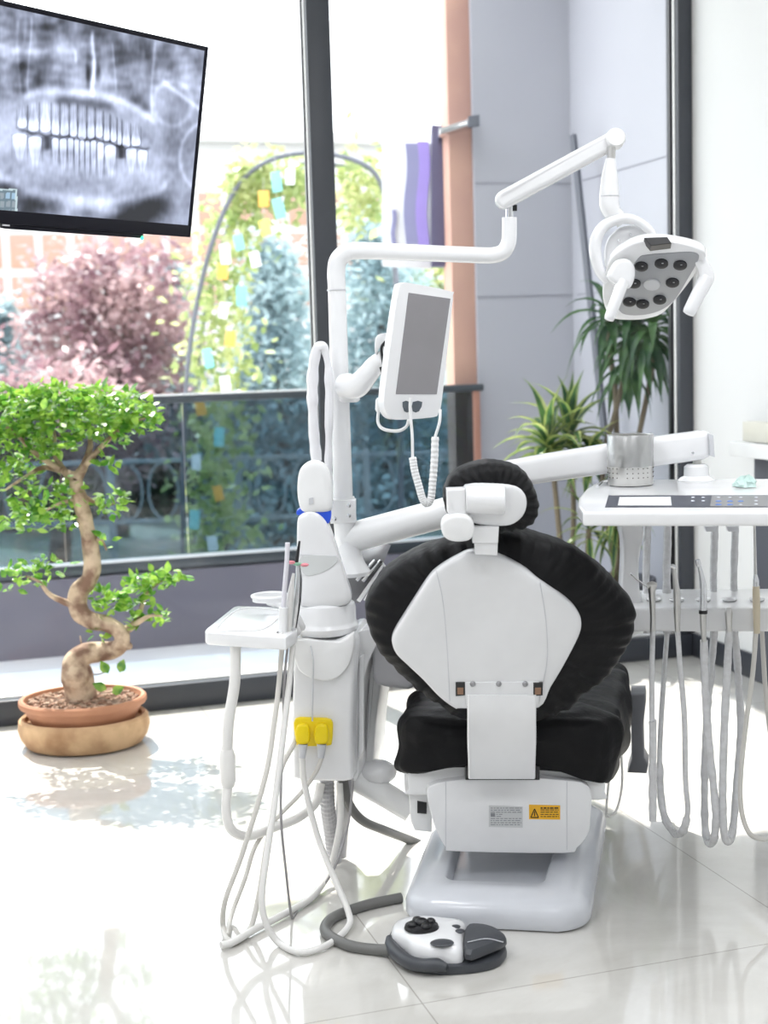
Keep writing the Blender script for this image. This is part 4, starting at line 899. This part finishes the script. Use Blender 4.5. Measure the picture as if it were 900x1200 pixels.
hp_('turbine_handpiece', 'slim steel handpiece with bent tip, second holder from the left', 792, 690,
    [('head', ((786, 664), (788, 663.5), (791, 665)), [.0035, .0045, .004], CH), ('body', ((789, 665), (791, 677), (793, 695), (793.5, 716), (794, 740)), [.0035, .0045, .0070, .0068, .005], ST)],
    [(794, 738, IY), (797, 780, IY), (802, 840, IY), (803, 900, IY), (804, 925, IY), (806, 950, IY), (800, 974, 2.64), (789, 975, 2.70), (777, 950, 2.76), (773, 900, 2.80), (775, 840, 2.82), (779, 780, 2.84), (782, 738, 2.86)], (.44, .75))
hp_('contra_angle_handpiece', 'steel handpiece with angled neck and a dark ring, third holder', 823, 690,
    [('head', ((817, 656), (818.5, 662), (820, 663)), [.005, .0055, .004], CH), ('body', ((819, 662), (822, 675), (824, 690), (824, 716)), [.0035, .0048, .0068, .0075], CH), ('ring', ((824, 715), (824, 719)), [.0082, .0082], BK), ('motor', ((824, 719), (824, 732), (825, 752)), [.0065, .0058, .0045], ST)],
    [(825, 750, IY), (826, 790, IY), (829, 850, IY), (835, 910, IY), (839, 955, IY), (836, 985, 2.64), (829, 985, 2.70), (826, 960, 2.76), (826, 900, 2.80), (829, 830, 2.82), (834, 780, 2.84), (837, 738, 2.86)], (.0, 1))
hp_('motor_coupling', 'short steel coupling without a handpiece, fourth holder', 854, 720,
    [('body', ((854, 712), (854, 718), (854, 728), (854.5, 740)), [.0045, .0075, .0065, .005], ST)],
    [(854.5, 738, IY), (852, 790, IY), (849, 850, IY), (847, 920, IY), (848, 970, IY), (853, 986, 2.64), (859, 970, 2.70), (864, 910, 2.76), (868, 850, 2.80), (865, 790, 2.84), (861, 738, 2.86)], (.0, 1), 'coupling')
hp_('scaler_handpiece', 'cream bodied scaler with a long steel rod, fifth holder at the right edge', 886, 690,
    [('rod', ((884, 606), (885, 650), (885.5, 676)), [.0022, .0026, .003], ST), ('cap', ((885.5, 673), (886, 680), (886, 688)), [.003, .0055, .0055], CH), ('body', ((886, 687), (886.5, 710), (887, 742)), [.0068, .0072, .006], mat('cream_plastic', (.66, .58, .44), .4))],
    [(886, 740, IY), (882, 790, IY), (874, 850, IY), (868, 910, IY), (869, 950, IY), (878, 976, IY), (892, 983, IY+.02), (905, 980, IY+.05), (915, 960, 2.7), (908, 900, 2.76), (898, 820, 2.8), (893, 740, 2.84)], None)
# steel cup with its liner
cq = PZ(739, 568, tz+.001); cr_ = 26.5*S(cq.y)
cup = thing('steel_cup', 'perforated steel cup in a crinkled clear wrap on the console', 'cup', cq)
ch = P(739, 510, cq.y).z-tz
b = MB(); b.lathe(cq, [(0, .001), (cr_*.96, .001), (cr_, .004), (cr_, ch*.42), (cr_*1.0, ch-.001), (cr_*.985, ch), (cr_*.96, ch-.001), (cr_*.96, .004), (0, .003)], 40); b.build('body', ST, cup, sharp=40)
b = MB()
for row in (.17, .26, .35):
    for k in range(26):
        a = 2*math.pi*k/26+.05
        if math.sin(a) > .35 or k % 6 == 5: continue
        n_ = Vector((math.cos(a), math.sin(a), 0)); b.ball(cq+n_*cr_+ZV*ch*row, (.0016, .0016, .0016), 6)
b.build('perforations', mat('hole_dark', (.10, .09, .08), .8), cup)['kind'] = 'stuff'
b = MB(); prof = []; seg = 72; vs = []; fs = []
for i in range(15):
    t = i/14; z = ch*(.38+.64*t)
    for k in range(seg):
        a = 2*math.pi*k/seg; r_ = cr_*1.015+.0022*abs(noise.noise(Vector((math.cos(a)*5, math.sin(a)*5, t*4))))+.0012*noise.noise(Vector((math.cos(a)*14, math.sin(a)*14, t*9)))
        vs.append(cq+Vector((r_*math.cos(a), r_*math.sin(a), z+.001*math.sin(a*7))))
for i in range(14):
    for k in range(seg): fs.append((i*seg+k, i*seg+(k+1) % seg, (i+1)*seg+(k+1) % seg, (i+1)*seg+k))
b.add(vs, fs); b.build('clear_wrap', glass('clear_film', (.90, .91, .92), .28, 1.5, .28), cup, sharp=80)
# mint tissue
tq = PZ(874, 570, tz+.001); b = MB(); g = random.Random(3)
seg = 28; vs = []; fs = []
for i in range(11):
    t = math.pi/2*i/10
    for k in range(seg):
        a = 2*math.pi*k/seg; r_ = 1+.30*noise.noise(Vector((math.cos(a)*1.6, math.sin(a)*1.6, i*.3)))+.16*noise.noise(Vector((math.cos(a)*5, math.sin(a)*5, i*.8)))
        vs.append(tq+Vector((.026*r_*math.cos(a)*math.cos(t)**.6, .030*r_*math.sin(a)*math.cos(t)**.6, max(0.0005, .021*math.sin(t)*(1+.5*noise.noise(Vector((math.cos(a)*3, math.sin(a)*3, i*.5))))))))
for i in range(10):
    for k in range(seg): fs.append((i*seg+k, i*seg+(k+1) % seg, (i+1)*seg+(k+1) % seg, (i+1)*seg+k))
b.add(vs, fs); tag(b.build('crumpled_tissue', mat('mint_tissue', (.62, .80, .76), .85, bump=.4, bscale=90), sharp=25), 'crumpled mint green tissue lying on the console by the right edge', 'tissue')
# small metal strap by the cup
b = MB(); b.tube([PZ(700, 570, tz+.003), PZ(706, 565, tz+.008), PZ(713, 563, tz+.005)], .004, 8); tag(b.build('foil_twist', CH), 'small twist of silvery foil left of the steel cup', 'foil')

# ================================================================ FOOT PEDAL
pc = PZ(525, 1124, 0); fp = thing('foot_pedal', 'white and black foot control with joystick on the tiled floor', 'foot control', pc)
def fz(x, y, z): return PZ(x, y, z)
def grow(out, levels, cen=None):
    """outline on the floor lofted upward: levels = (scale, z)"""
    c = cen or sum(out, Vector())/len(out); rings = []
    for s_, z in levels: rings.append([Vector((c.x+(p.x-c.x)*s_, c.y+(p.y-c.y)*s_, z)) for p in out])
    return rings
baseo = [fz(x, y, .002) for x, y in ((456, 1108), (460, 1120), (470, 1130), (490, 1139), (515, 1142.5), (550, 1141), (580, 1135), (592, 1125), (593, 1116), (580, 1104), (550, 1098), (520, 1092), (490, 1090), (468, 1094), (458, 1100))]
b = MB(); ringloft(b, grow(cspline(baseo, 3), [(.985, .001), (1, .004), (1, .012), (.985, .019), (.94, .021), (.5, .022)]), cap0=True); b.build('base', mat('pedal_dark', (.055, .06, .07), .4), fp)
wo = [fz(x, y, .012) for x, y in ((458, 1108), (462, 1114), (474, 1120), (484, 1128), (500, 1133), (520, 1134), (542, 1133), (545, 1120), (546, 1106), (546, 1098), (520, 1094), (495, 1092), (470, 1095), (460, 1101))]
b = MB(); ringloft(b, grow(cspline(wo, 3), [(.97, .012), (.99, .02), (.98, .036), (.95, .046), (.88, .054), (.70, .060), (.4, .062)]), cap0=True); b.build('housing', WP, fp, sharp=60)
# dark sweeping skirt on the front of the housing
b = MB(); sk_ = [fz(x, y, z) for x, y, z in ((456.5, 1099, .03), (458, 1107, .025), (466, 1118, .022), (480, 1128, .020), (496, 1131, .022), (512, 1131, .023), (524, 1134, .02))]
b.tube(sk_, [.008, .013, .016, .015, .014, .015, .008], 12, 5); b.build('skirt', MATS['pedal_dark'], fp)
# joystick
jq = PZ(494, 1087, .062); b = MB(); b.lathe(jq, [(.033, -.004), (.038, .0), (.036, .006), (.024, .010), (.0, .011)], 28, sy=.9)
for a in range(4):
    an = a*math.pi/2+.4; b.ball(jq+Vector((math.cos(an)*.022, math.sin(an)*.02, .011)), (.011, .010, .007), 12)
b.ball(jq+ZV*.012, (.015, .014, .010), 16); b.build('joystick', BK, fp)
b = MB(); b.ball(PZ(518, 1105, .0585), (.0255, .019, .005), 20); b.build('oval_button', MATS['pedal_dark'], fp)
for x, y in ((534, 1086), (539, 1091)):
    b = MB(); b.ball(PZ(x, y, .058), (.011, .009, .004), 12); b.build('small_button', MATS['pedal_dark'], fp)
# press lever in two layers
lo = [fz(x, y, .034) for x, y in ((545, 1094), (560, 1090), (578, 1094), (592, 1103), (592, 1108), (570, 1118), (545, 1124))]
b = MB(); ringloft(b, grow(cspline(lo, 3), [(.94, .030), (.99, .034), (.98, .044), (.90, .052), (.5, .055)]), cap0=True); b.build('lever', MATS['pedal_dark'], fp)
b = MB(); b.tube([fz(548, 1104, .056), fz(570, 1100, .056), fz(590, 1104, .049)], .0012, 6); b.build('lever_groove', GP, fp)
hose('cord', [fl(462, 1113, .02), fl(440, 1113, .011), fl(412, 1109, .011), fl(391, 1100, .011), fl(381, 1090, .011), fl(386, 1079, .011), fl(402, 1070, .011), fl(432, 1060, .011), fl(470, 1052, .011)], .0125, HGR, fp, 12)

# ================================================================ BONSAI
bc = PZ(96, 872, 0); bc.y += .0; by = PZ(96, 890, 0).y+.186; bc = Vector((P(96, 800, by).x, by, 0))
TER = mat('terracotta', (.50, .235, .13), .6, nscale=6, ncol=(.44, .20, .11))
CLY = mat('mottled_clay', (.66, .44, .25), .75, nscale=9, ncol=(.36, .20, .10), detail=6, nlo=.35, nhi=.65)
dish = MB(); dish.lathe(bc, [(0, .002), (.175, .002), (.195, .008), (.214, .035), (.222, .065), (.218, .095), (.208, .105), (.198, .100), (.195, .085), (.17, .07), (0, .07)], 56, sy=.86)
tag(dish.build('clay_dish', CLY), 'mottled round clay dish on the floor under the bonsai pot', 'dish')
bt = thing('bonsai_tree', 'bonsai tree with twisted trunk in a terracotta pot by the window', 'bonsai', bc+ZV*.072)
b = MB(); b.lathe(bc, [(0, .072), (.150, .072), (.170, .08), (.192, .122), (.196, .140), (.212, .142), (.216, .150), (.215, .162), (.208, .168), (.198, .166), (.192, .150), (0, .148)], 56, sy=.86); b.build('pot', TER, bt)
b = MB(); vs = []; fs = []; g = random.Random(9)
b.lathe(bc, [(0, .168), (.08, .162), (.15, .154), (.193, .150)], 40, sy=.86); soil = b.build('soil', mat('dark_soil', (.09, .055, .035), .95, nscale=40, ncol=(.20, .13, .09), bump=1, bscale=90), bt)
b = MB()
for i in range(420):
    a = g.random()*6.28; r_ = .185*math.sqrt(g.random()); p = bc+Vector((r_*math.cos(a), r_*.86*math.sin(a), .155+.012*(1-r_/.19)))
    b.box(p, (g.uniform(.008, .022), g.uniform(.006, .012), g.uniform(.003, .007)), M=Matrix.Rotation(g.random()*6.28, 3, 'Z') @ Matrix.Rotation(g.uniform(-.6, .6), 3, 'X'), bev=0)
bk_ = b.build('bark_chips', mat('bark_chip', (.26, .14, .09), .9, nscale=30, ncol=(.42, .30, .22)), bt); bk_['kind'] = 'stuff'
BT = mat('bonsai_bark', (.60, .46, .33), .85, nscale=17, ncol=(.22, .13, .09), bump=1., bscale=24, detail=8)
TY = by; b = MB(); kk = S(TY)
tr_ = [(94, 835, 21, 0), (95, 822, 17, 0), (93, 808, 16.5, 0), (90, 790, 17, 0), (90, 774, 14, .01), (101, 765, 12, .02), (117, 764, 10.5, .02), (133, 762, 10, .0), (142, 754, 9, -.02), (140, 741, 9, -.02), (128, 732, 9, -.01), (110, 728, 9.5, 0), (96, 720, 10, .01), (90, 706, 10.5, .02), (93, 692, 10, .01), (103, 682, 10, .0), (108, 668, 9.5, -.01), (107, 645, 9, 0), (102, 620, 8.5, .01), (98, 600, 8, .01), (92, 580, 7.5, 0), (89, 562, 7.5, 0)]
b.tube([P(x, y, TY+dy) for x, y, r_, dy in tr_], [r_*kk*1.10 for x, y, r_, dy in tr_], 18, 4)
for v in b.v: v += Vector((noise.noise(v*22), noise.noise(v*22+Vector((7, 0, 0))), noise.noise(v*16)))*.0065
b.ball(P(150, 757, TY-.02), (.016, .016, .014), 12); b.ball(P(90, 795, TY-.02), (.045, .04, .055), 16)
for a in range(7):
    an = a*.9; b.tube([P(94, 815, TY), P(94, 822, TY)+Vector((math.cos(an)*.05, math.sin(an)*.05, -.02)), P(94, 830, TY)+Vector((math.cos(an)*.085, math.sin(an)*.08, -.025))], [.022, .016, .006], 8, 4)
br = [[(89, 562, 7.5), (99, 545, 5), (106, 522, 3.5), (104, 505, 2), (112, 480, 1)], [(89, 560, 7), (75, 552, 4.5), (64, 530, 3.5), (63, 505, 2), (50, 485, 1)], [(100, 545, 4), (122, 520, 3), (145, 500, 2), (170, 490, 1)], [(75, 552, 4), (50, 548, 3), (28, 560, 2), (5, 575, 1)],
      [(70, 550, 4), (40, 530, 3), (15, 505, 2), (-15, 490, 1)], [(88, 710, 5), (60, 698, 3), (46, 682, 2), (30, 675, 1)], [(138, 742, 6), (156, 733, 4.5), (165, 715, 3), (172, 695, 2), (190, 680, 1)], [(156, 733, 4), (175, 722, 2), (190, 722, 1)],
      [(104, 640, 3), (118, 632, 1.6), (125, 645, 1)], [(92, 585, 3), (70, 590, 2), (50, 600, 1)], [(96, 580, 3), (118, 592, 2), (135, 590, 1)], [(93, 778, 2), (96, 765, 1.2), (94, 745, .8)], [(99, 790, 1), (116, 790, .7), (128, 785, .5)]]
for s_ in br:
    dy = rnd.uniform(-.08, .08); n_ = len(s_)
    b.tube([P(x, y, TY+dy*i/(n_-1)) for i, (x, y, r_) in enumerate(s_)], [r_*kk for x, y, r_ in s_], 8, 4)
b.build('trunk', BT, bt, sharp=70)
BL1 = leafmat('bonsai_leaf', (.09, .28, .035), (.36, .58, .09), .42, rough=.22, scale=26, spec=.7)
g = random.Random(77); mb = MB()
cl = [(100, 478, 62, 24, 520), (60, 470, 45, 22, 300), (20, 480, 45, 28, 330), (145, 480, 38, 22, 260), (172, 492, 22, 13, 90), (120, 505, 40, 18, 190), (25, 520, 40, 30, 340), (65, 505, 45, 25, 220), (15, 560, 28, 18, 110), (55, 590, 42, 22, 210), (35, 610, 30, 14, 90), (75, 612, 18, 10, 50), (80, 570, 18, 14, 50), (130, 590, 18, 12, 60), (140, 578, 10, 8, 22), (122, 540, 16, 8, 30),
      (40, 673, 34, 12, 70), (60, 660, 22, 7, 34), (15, 685, 18, 10, 22), (122, 635, 9, 8, 14), (120, 700, 14, 10, 45), (135, 708, 18, 10, 50), (160, 695, 20, 12, 70), (180, 680, 24, 11, 100), (205, 676, 13, 9, 34), (185, 722, 14, 7, 34), (160, 728, 12, 8, 26), (118, 740, 10, 8, 20), (-20, 490, 30, 30, 160), (-30, 530, 25, 25, 100)]
for (cx, cy, rx, ry, n_) in cl:
    for _ in range(int(n_*.72)):
        a = g.random()*6.28; r_ = math.sqrt(g.random()); px = cx+rx*r_*math.cos(a)*1.02; py = cy+ry*r_*math.sin(a)*1.05
        p = P(px, py, TY+g.uniform(-1, 1)*min(.17, rx*kk*.9))
        d = Vector((g.gauss(math.cos(a)*.5, .8), g.gauss(0, .9), g.gauss(.25, .6))); L_ = g.uniform(.026, .046)
        mb.leaf(p, d, Vector((g.gauss(0, .6), g.gauss(-.2, .6), 1)), L_, L_*g.uniform(.5, .68), g.uniform(.05, .3), k=3)
for px, py, an in ((127, 783, 2.0), (140, 782, 1.2), (125, 802, 2.6), (131, 806, .5)):
    mb.leaf(P(px, py+6, TY-.06), Vector((math.cos(an), -.3, math.sin(an))), Vector((0, -1, .4)), .052, .034, .1, k=4)
rawleaves(mb, 'foliage', BL1, bt)

# ================================================================ WALL SCREEN WITH X-RAY
# fitted from the photo: two right-hand corners, direction of its horizontal edges
tvY = 3.60
TRc = P(243, 55, tvY); hdir = None
vpx = ray(1701, 385).normalized()            # direction of the long edges
ex = -vpx                                     # towards the left of the photo
# the short edge is square to ex: find depth of the lower corner
best = None
for i in range(400):
    y = 3.3+.0015*i; q = P(222, 278, y); d = (TRc-q)
    if abs(d.normalized().dot(ex)) < (best[0] if best else 9): best = (abs(d.normalized().dot(ex)), q)
ey = (TRc-best[1]); TH_ = ey.length; ey.normalize(); ey = (ey-ex*ex.dot(ey)).normalized()
tn = ex.cross(ey); tn = tn if tn.y < 0 else -tn
TW = TH_*1.70
to = TRc+ex*TW/2-ey*TH_/2
tv = thing('wall_screen', 'black framed flat screen showing a panoramic dental x-ray', 'screen', to)
pass; #print('TV', TH_, TW, tuple(ex), tuple(ey), tuple(tn), tuple(to))
MT = Matrix((ex, ey, tn)).transposed()
if MT.determinant() < 0: ex_ = -ex; MT = Matrix((ex_, ey, tn)).transposed()
BZ = mat('tv_bezel', (.008, .008, .014), .4, spec=.15)
b = MB(); b.box(to-tn*.022, (TW, TH_, .040), M=MT, bev=.004); b.build('case', BZ, tv)
fw = .011; fb = .030
b = MB()
b.box(to+ey*(TH_/2-fw/2)+tn*.001, (TW, fw, .008), M=MT, bev=.002); b.box(to-ey*(TH_/2-fb/2)+tn*.001, (TW, fb, .008), M=MT, bev=.002)
for s_ in (1, -1): b.box(to+ex*s_*(TW/2-fw/2)+tn*.001, (fw, TH_, .008), M=MT, bev=.002)
b.build('bezel', BZ, tv)
b = MB(); qc = PP(160, 276, to-ey*(TH_/2), ey); qx = (qc-to).dot(ex)
b.box(to-ey*(TH_/2+.005)+ex*(qx+.12)-tn*.01, (.42, .012, .02), M=MT, bev=.003); b.build('lower_lip', BZ, tv)
b = MB(); b.ball(to-ey*(TH_/2+.010)+ex*(qx-.085), (.005, .004, .006), 8); b.build('status_light', mat('green_led', (.05, .75, .35), .3, emit=1.2), tv)
b = MB(); b.box(PP(7, 264, to+tn*.006, tn), (.020, .0035, .001), M=MT, bev=0); b.build('badge', GP, tv)
# the picture itself: a grid of cells coloured by a plain function of the place on the screen
def sm(a, c, x):
    t = max(0, min(1, (x-a)/(c-a) if c != a else 0)); return t*t*(3-2*t)
def gs(x, s_): return math.exp(-x*x/(2*s_*s_))
def interp(T, x):
    if x <= T[0][0]: return T[0][1]
    for (a, va), (c, vc) in zip(T, T[1:]):
        if x <= c: return va+(vc-va)*(x-a)/(c-a)
    return T[-1][1]
UP_B = [(60, 488), (90, 520), (150, 535), (210, 545), (270, 552), (350, 566), (400, 560), (450, 575), (500, 596), (570, 598)]
UP_T = [(60, 440), (100, 420), (150, 405), (300, 412), (400, 430), (480, 470), (570, 505)]
LO_T = [(50, 538), (110, 545), (180, 556), (300, 562), (400, 575), (470, 590), (600, 608)]
LO_B = [(50, 640), (110, 680), (240, 690), (330, 720), (430, 735), (520, 720), (600, 690)]
ARCH = [(90, 395), (150, 376), (250, 370), (350, 378), (420, 388), (480, 405), (540, 430), (600, 470), (640, 510)]
JAW = [(-60, 690), (0, 712), (100, 765), (180, 795), (300, 812), (400, 822), (500, 812), (580, 795), (650, 775), (690, 730)]
UX = [68, 112, 160, 208, 243, 281, 315, 352, 386, 419, 447, 475, 495, 530, 572]
LX = [48, 112, 172, -1, 208, 240, 273, 300, 322, 344, 366, 392, 423, 473, -1, 508, 556, 600]
def nz(x, y, f, s_=0): return noise.noise(Vector((x*f, y*f, s_)))
def xray(x, y):
    v = .50+.22*nz(x, y, .0045, 1)+.15*nz(x, y, .013, 2)+.09*nz(x, y, .035, 3)+.06*nz(x, y*.4, .08, 4)
    v += (.26*nz(x, y*.6, .018, 5)+.16*nz(x*.5, y, .035, 6)-.04)*(1-sm(330, 430, y))
    # sinuses and gaps
    for cx, cy, sx, sy, am in ((150, 300, 30, 55, -.42), (200, 245, 60, 25, -.10), (375, 140, 38, 30, -.42), (358, 305, 9, 38, -.55), (398, 290, 9, 28, -.50), (552, 408, 24, 24, -.45), (590, 440, 20, 18, -.36), (600, 230, 16, 16, -.35), (195, 105, 40, 14, -.22),
                              (570, 860, 70, 45, -.48), (640, 830, 40, 40, -.30), (500, 895, 60, 20, -.30), (150, 835, 80, 28, -.36), (20, 760, 60, 25, -.40), (330, 870, 40, 20, -.18), (700, 430, 50, 60, .02), (280, 850, 30, 30, .15), (450, 850, 50, 18, .16), (90, 330, 16, 60, -.22), (510, 210, 60, 60, -.15), (330, 645, 160, 30, -.03), (420, 745, 40, 22, -.10), (260, 740, 60, 20, -.08)):
        v += am*math.exp(-.5*(((x-cx)/sx)**2+((y-cy)/sy)**2)*1.2)
    v += .50*gs(x-378-4*math.sin(y*.03), 6)*sm(110, 150, y)*(1-sm(370, 400, y))
    for lx, y0, y1, am, wx in ((78, 60, 400, .16, 5), (120, 50, 380, .16, 4), (300, 190, 270, .30, 5), (462, 160, 380, .16, 4), (622, 150, 480, .20, 5), (318, 780, 900, .14, 10), (95, 60, 180, .14, 5)):
        v += am*gs(x-lx-8*math.sin(y*.012+lx), wx)*sm(y0, y0+30, y)*(1-sm(y1-30, y1, y))
    v += .30*gs(y-(195-.05*x+25*math.sin(x*.008)), 20)*(1-sm(260, 420, x))
    v += .26*gs(y-(330+(x-660)*.75), 9)*sm(650, 680, x)
    v += .34*gs(y-interp(ARCH, x), 13)*sm(60, 120, x)*(1-sm(600, 650, x))
    yy = y-interp(ARCH, x); v -= .36*gs(yy-40, 14)*sm(200, 250, x)*(1-sm(430, 500, x))
    v += .24*gs(y-interp(JAW, x), 16)*(1-sm(660, 720, x))
    # the bone around the teeth
    v += .17*sm(380, 430, y)*(1-sm(720, 800, y))*(1-sm(640, 700, x))
    r_ = math.hypot((x-860)/130, (y-640)/150); v += .22*gs(r_-1, .05)
    v += .16*gs(math.hypot((x-700)/80, (y-420)/90)-1, .10)
    # teeth
    ub, ut, lt, lb = interp(UP_B, x), interp(UP_T, x), interp(LO_T, x), interp(LO_B, x)
    v -= .34*gs(y-(ub+lt)/2-3*math.sin(x*.11), 4.5)*sm(60, 90, x)*(1-sm(590, 620, x))
    for i in range(len(UX)-1):
        a, c = UX[i], UX[i+1]
        if a-4 <= x <= c+4:
            m_ = (a+c)/2; h = (c-a)/2; ub = interp(UP_B, m_)+4*math.sin(i*2.3); t = (y-ut)/(ub-ut)
            if -.1 <= t <= 1.06:
                wv = h*(.42+.52*sm(.2, .85, t)); up = ub-15*abs((x-m_)/h)**3
                k = (1-sm(wv-3, wv+1.5, abs(x-m_)))*(1-sm(up-3, up+2, y))*sm(ut-5, ut+25, y)
                v += k*(.13+.25*sm(.45, .75, t)); v -= .10*k*gs(x-m_, 2.2)*(1-sm(.7, .9, t))
                v -= .13*gs(abs(x-m_)-h, 2.5)*sm(ut, ut+20, y)*(1-sm(ub, ub+4, y))
    for i in range(len(LX)-1):
        a, c = LX[i], LX[i+1]
        if a < 0 or c < 0: continue
        if a-4 <= x <= c+4:
            m_ = (a+c)/2; h = (c-a)/2; lt = interp(LO_T, m_)+3*math.sin(i*1.7); lb = interp(LO_B, m_)+14*math.sin(i*2.9); t = (y-lt)/(lb-lt)
            if -.06 <= t <= 1.05:
                wv = h*(.92-.50*sm(.15, .95, t)); up = lt+13*abs((x-m_)/h)**3
                k = (1-sm(wv-3, wv+1.5, abs(x-m_)))*sm(up-3, up+2, y)*(1-sm(lb-30, lb+5, y))
                v += k*(.15+.22*(1-sm(.2, .5, t))); v -= .10*k*gs(x-m_, 2.)*sm(.3, .5, t)
                v -= .10*gs(abs(x-m_)-h, 2.5)*sm(lt, lt+4, y)*(1-sm(lb-60, lb, y))
    v -= .50*(gs(x-191, 13)*sm(548, 562, y)*(1-sm(595, 620, y))); v -= .5*(gs(x-491, 12)*sm(585, 600, y)*(1-sm(635, 650, y)))
    # tool box in the corner of the picture
    v = .55+(v+.07-.55)*.95; v = max(.08, min(.99, v))
    col = (v*v*.78+.01*v, v*v*.86+.02*v, v*v*1.10+.06*v)
    if -60 < x < 70 and 766 < y < 876:
        col = (.12, .18, .22)
        if x > 62 or y < 772 or y > 870: col = (.5, .62, .66)
        elif (x % 24) < 17 and (y % 34) < 24: col = (.30, .45, .60) if y < 810 and x > 15 else (.25, .30, .34)
    return col
NXg, NYg = 330, 190; sw_, sh_ = TW-2*fw, TH_-fw-fb; so3 = to+ey*((fb-fw)/2)+tn*.0025
XR = -MT.col[0] if False else ex*-1
vs = []; cols = []
for j in range(NYg+1):
    for i in range(NXg+1):
        p = so3+(-ex)*(sw_*(i/NXg-.5))+ey*(sh_*(j/NYg-.5)); vs.append(p)
        px, py = proj(p); cols.append(xray(px*3.4615, py*3.4615))
fs = [(j*(NXg+1)+i, j*(NXg+1)+i+1, (j+1)*(NXg+1)+i+1, (j+1)*(NXg+1)+i) for j in range(NYg) for i in range(NXg)]
me = bpy.data.meshes.new('screen_picture'); me.from_pydata([v-to for v in vs], [], fs)
ca = me.color_attributes.new('picture', 'FLOAT_COLOR', 'POINT')
for i, c in enumerate(cols): ca.data[i].color = (*c, 1)
XM = bpy.data.materials.new('xray_picture'); XM.use_nodes = True; nt = XM.node_tree; pb = nt.nodes['Principled BSDF']
at_ = nt.nodes.new('ShaderNodeAttribute'); at_.attribute_name = 'picture'
pb.inputs['Base Color'].default_value = (.01, .01, .012, 1); pb.inputs['Roughness'].default_value = .3
nt.links.new(at_.outputs['Color'], pb.inputs['Emission Color']); pb.inputs['Emission Strength'].default_value = .85
me.materials.append(XM); po_ = bpy.data.objects.new('screen_picture', me); C.objects.link(po_); po_.parent = tv; ORG['screen_picture'] = to
# bracket up to the ceiling
b = MB(); bp_ = to+ex*.12-tn*.06; b.box(bp_, (.24, .20, .04), M=MT, bev=.004); up_ = bp_-tn*.06
b.tube([bp_, up_], [.025, .025], 12, 1); b.tube([up_-ZV*.02, Vector((up_.x, up_.y, CEIL))], [.024, .024], 16, 1); b.lathe(Vector((up_.x, up_.y, CEIL)), [(.07, -.02), (.07, 0)], 20); b.build('ceiling_bracket', BK, tv)

# ================================================================ COUNTER AT THE RIGHT EDGE
e0 = PZ(893, 797, 0)-W0; t0 = e0.dot(OUT)
q1 = PP(893, 535, W0+SD*(SC-.02), SD); zp = q1.z; zs = PP(893, 522, W0+SD*(SC-.02), SD).z
cab = thing('wall_counter', 'white wall shelf above a tall dark panel at the right edge', 'shelf', W(SC-.05, t0-.5, 0.001))
b = MB(); wbox(b, SC-.022, SC-.001, t0-1.4, t0, .002, zp, .003); b.build('side_panel', mat('anthracite_panel', (.085, .09, .11), .5), cab)
b = MB(); wbox(b, SC-.10, SC-.001, t0-1.4, t0+.05, zp, zp+.055, .006); b.build('shelf_board', WP, cab)
b = MB(); wbox(b, SC-.06, SC-.001, t0-1.4, t0+.02, zp+.056, zp+.13, .004); b.build('back_board', mat('cream_board', (.70, .68, .60), .5), cab)
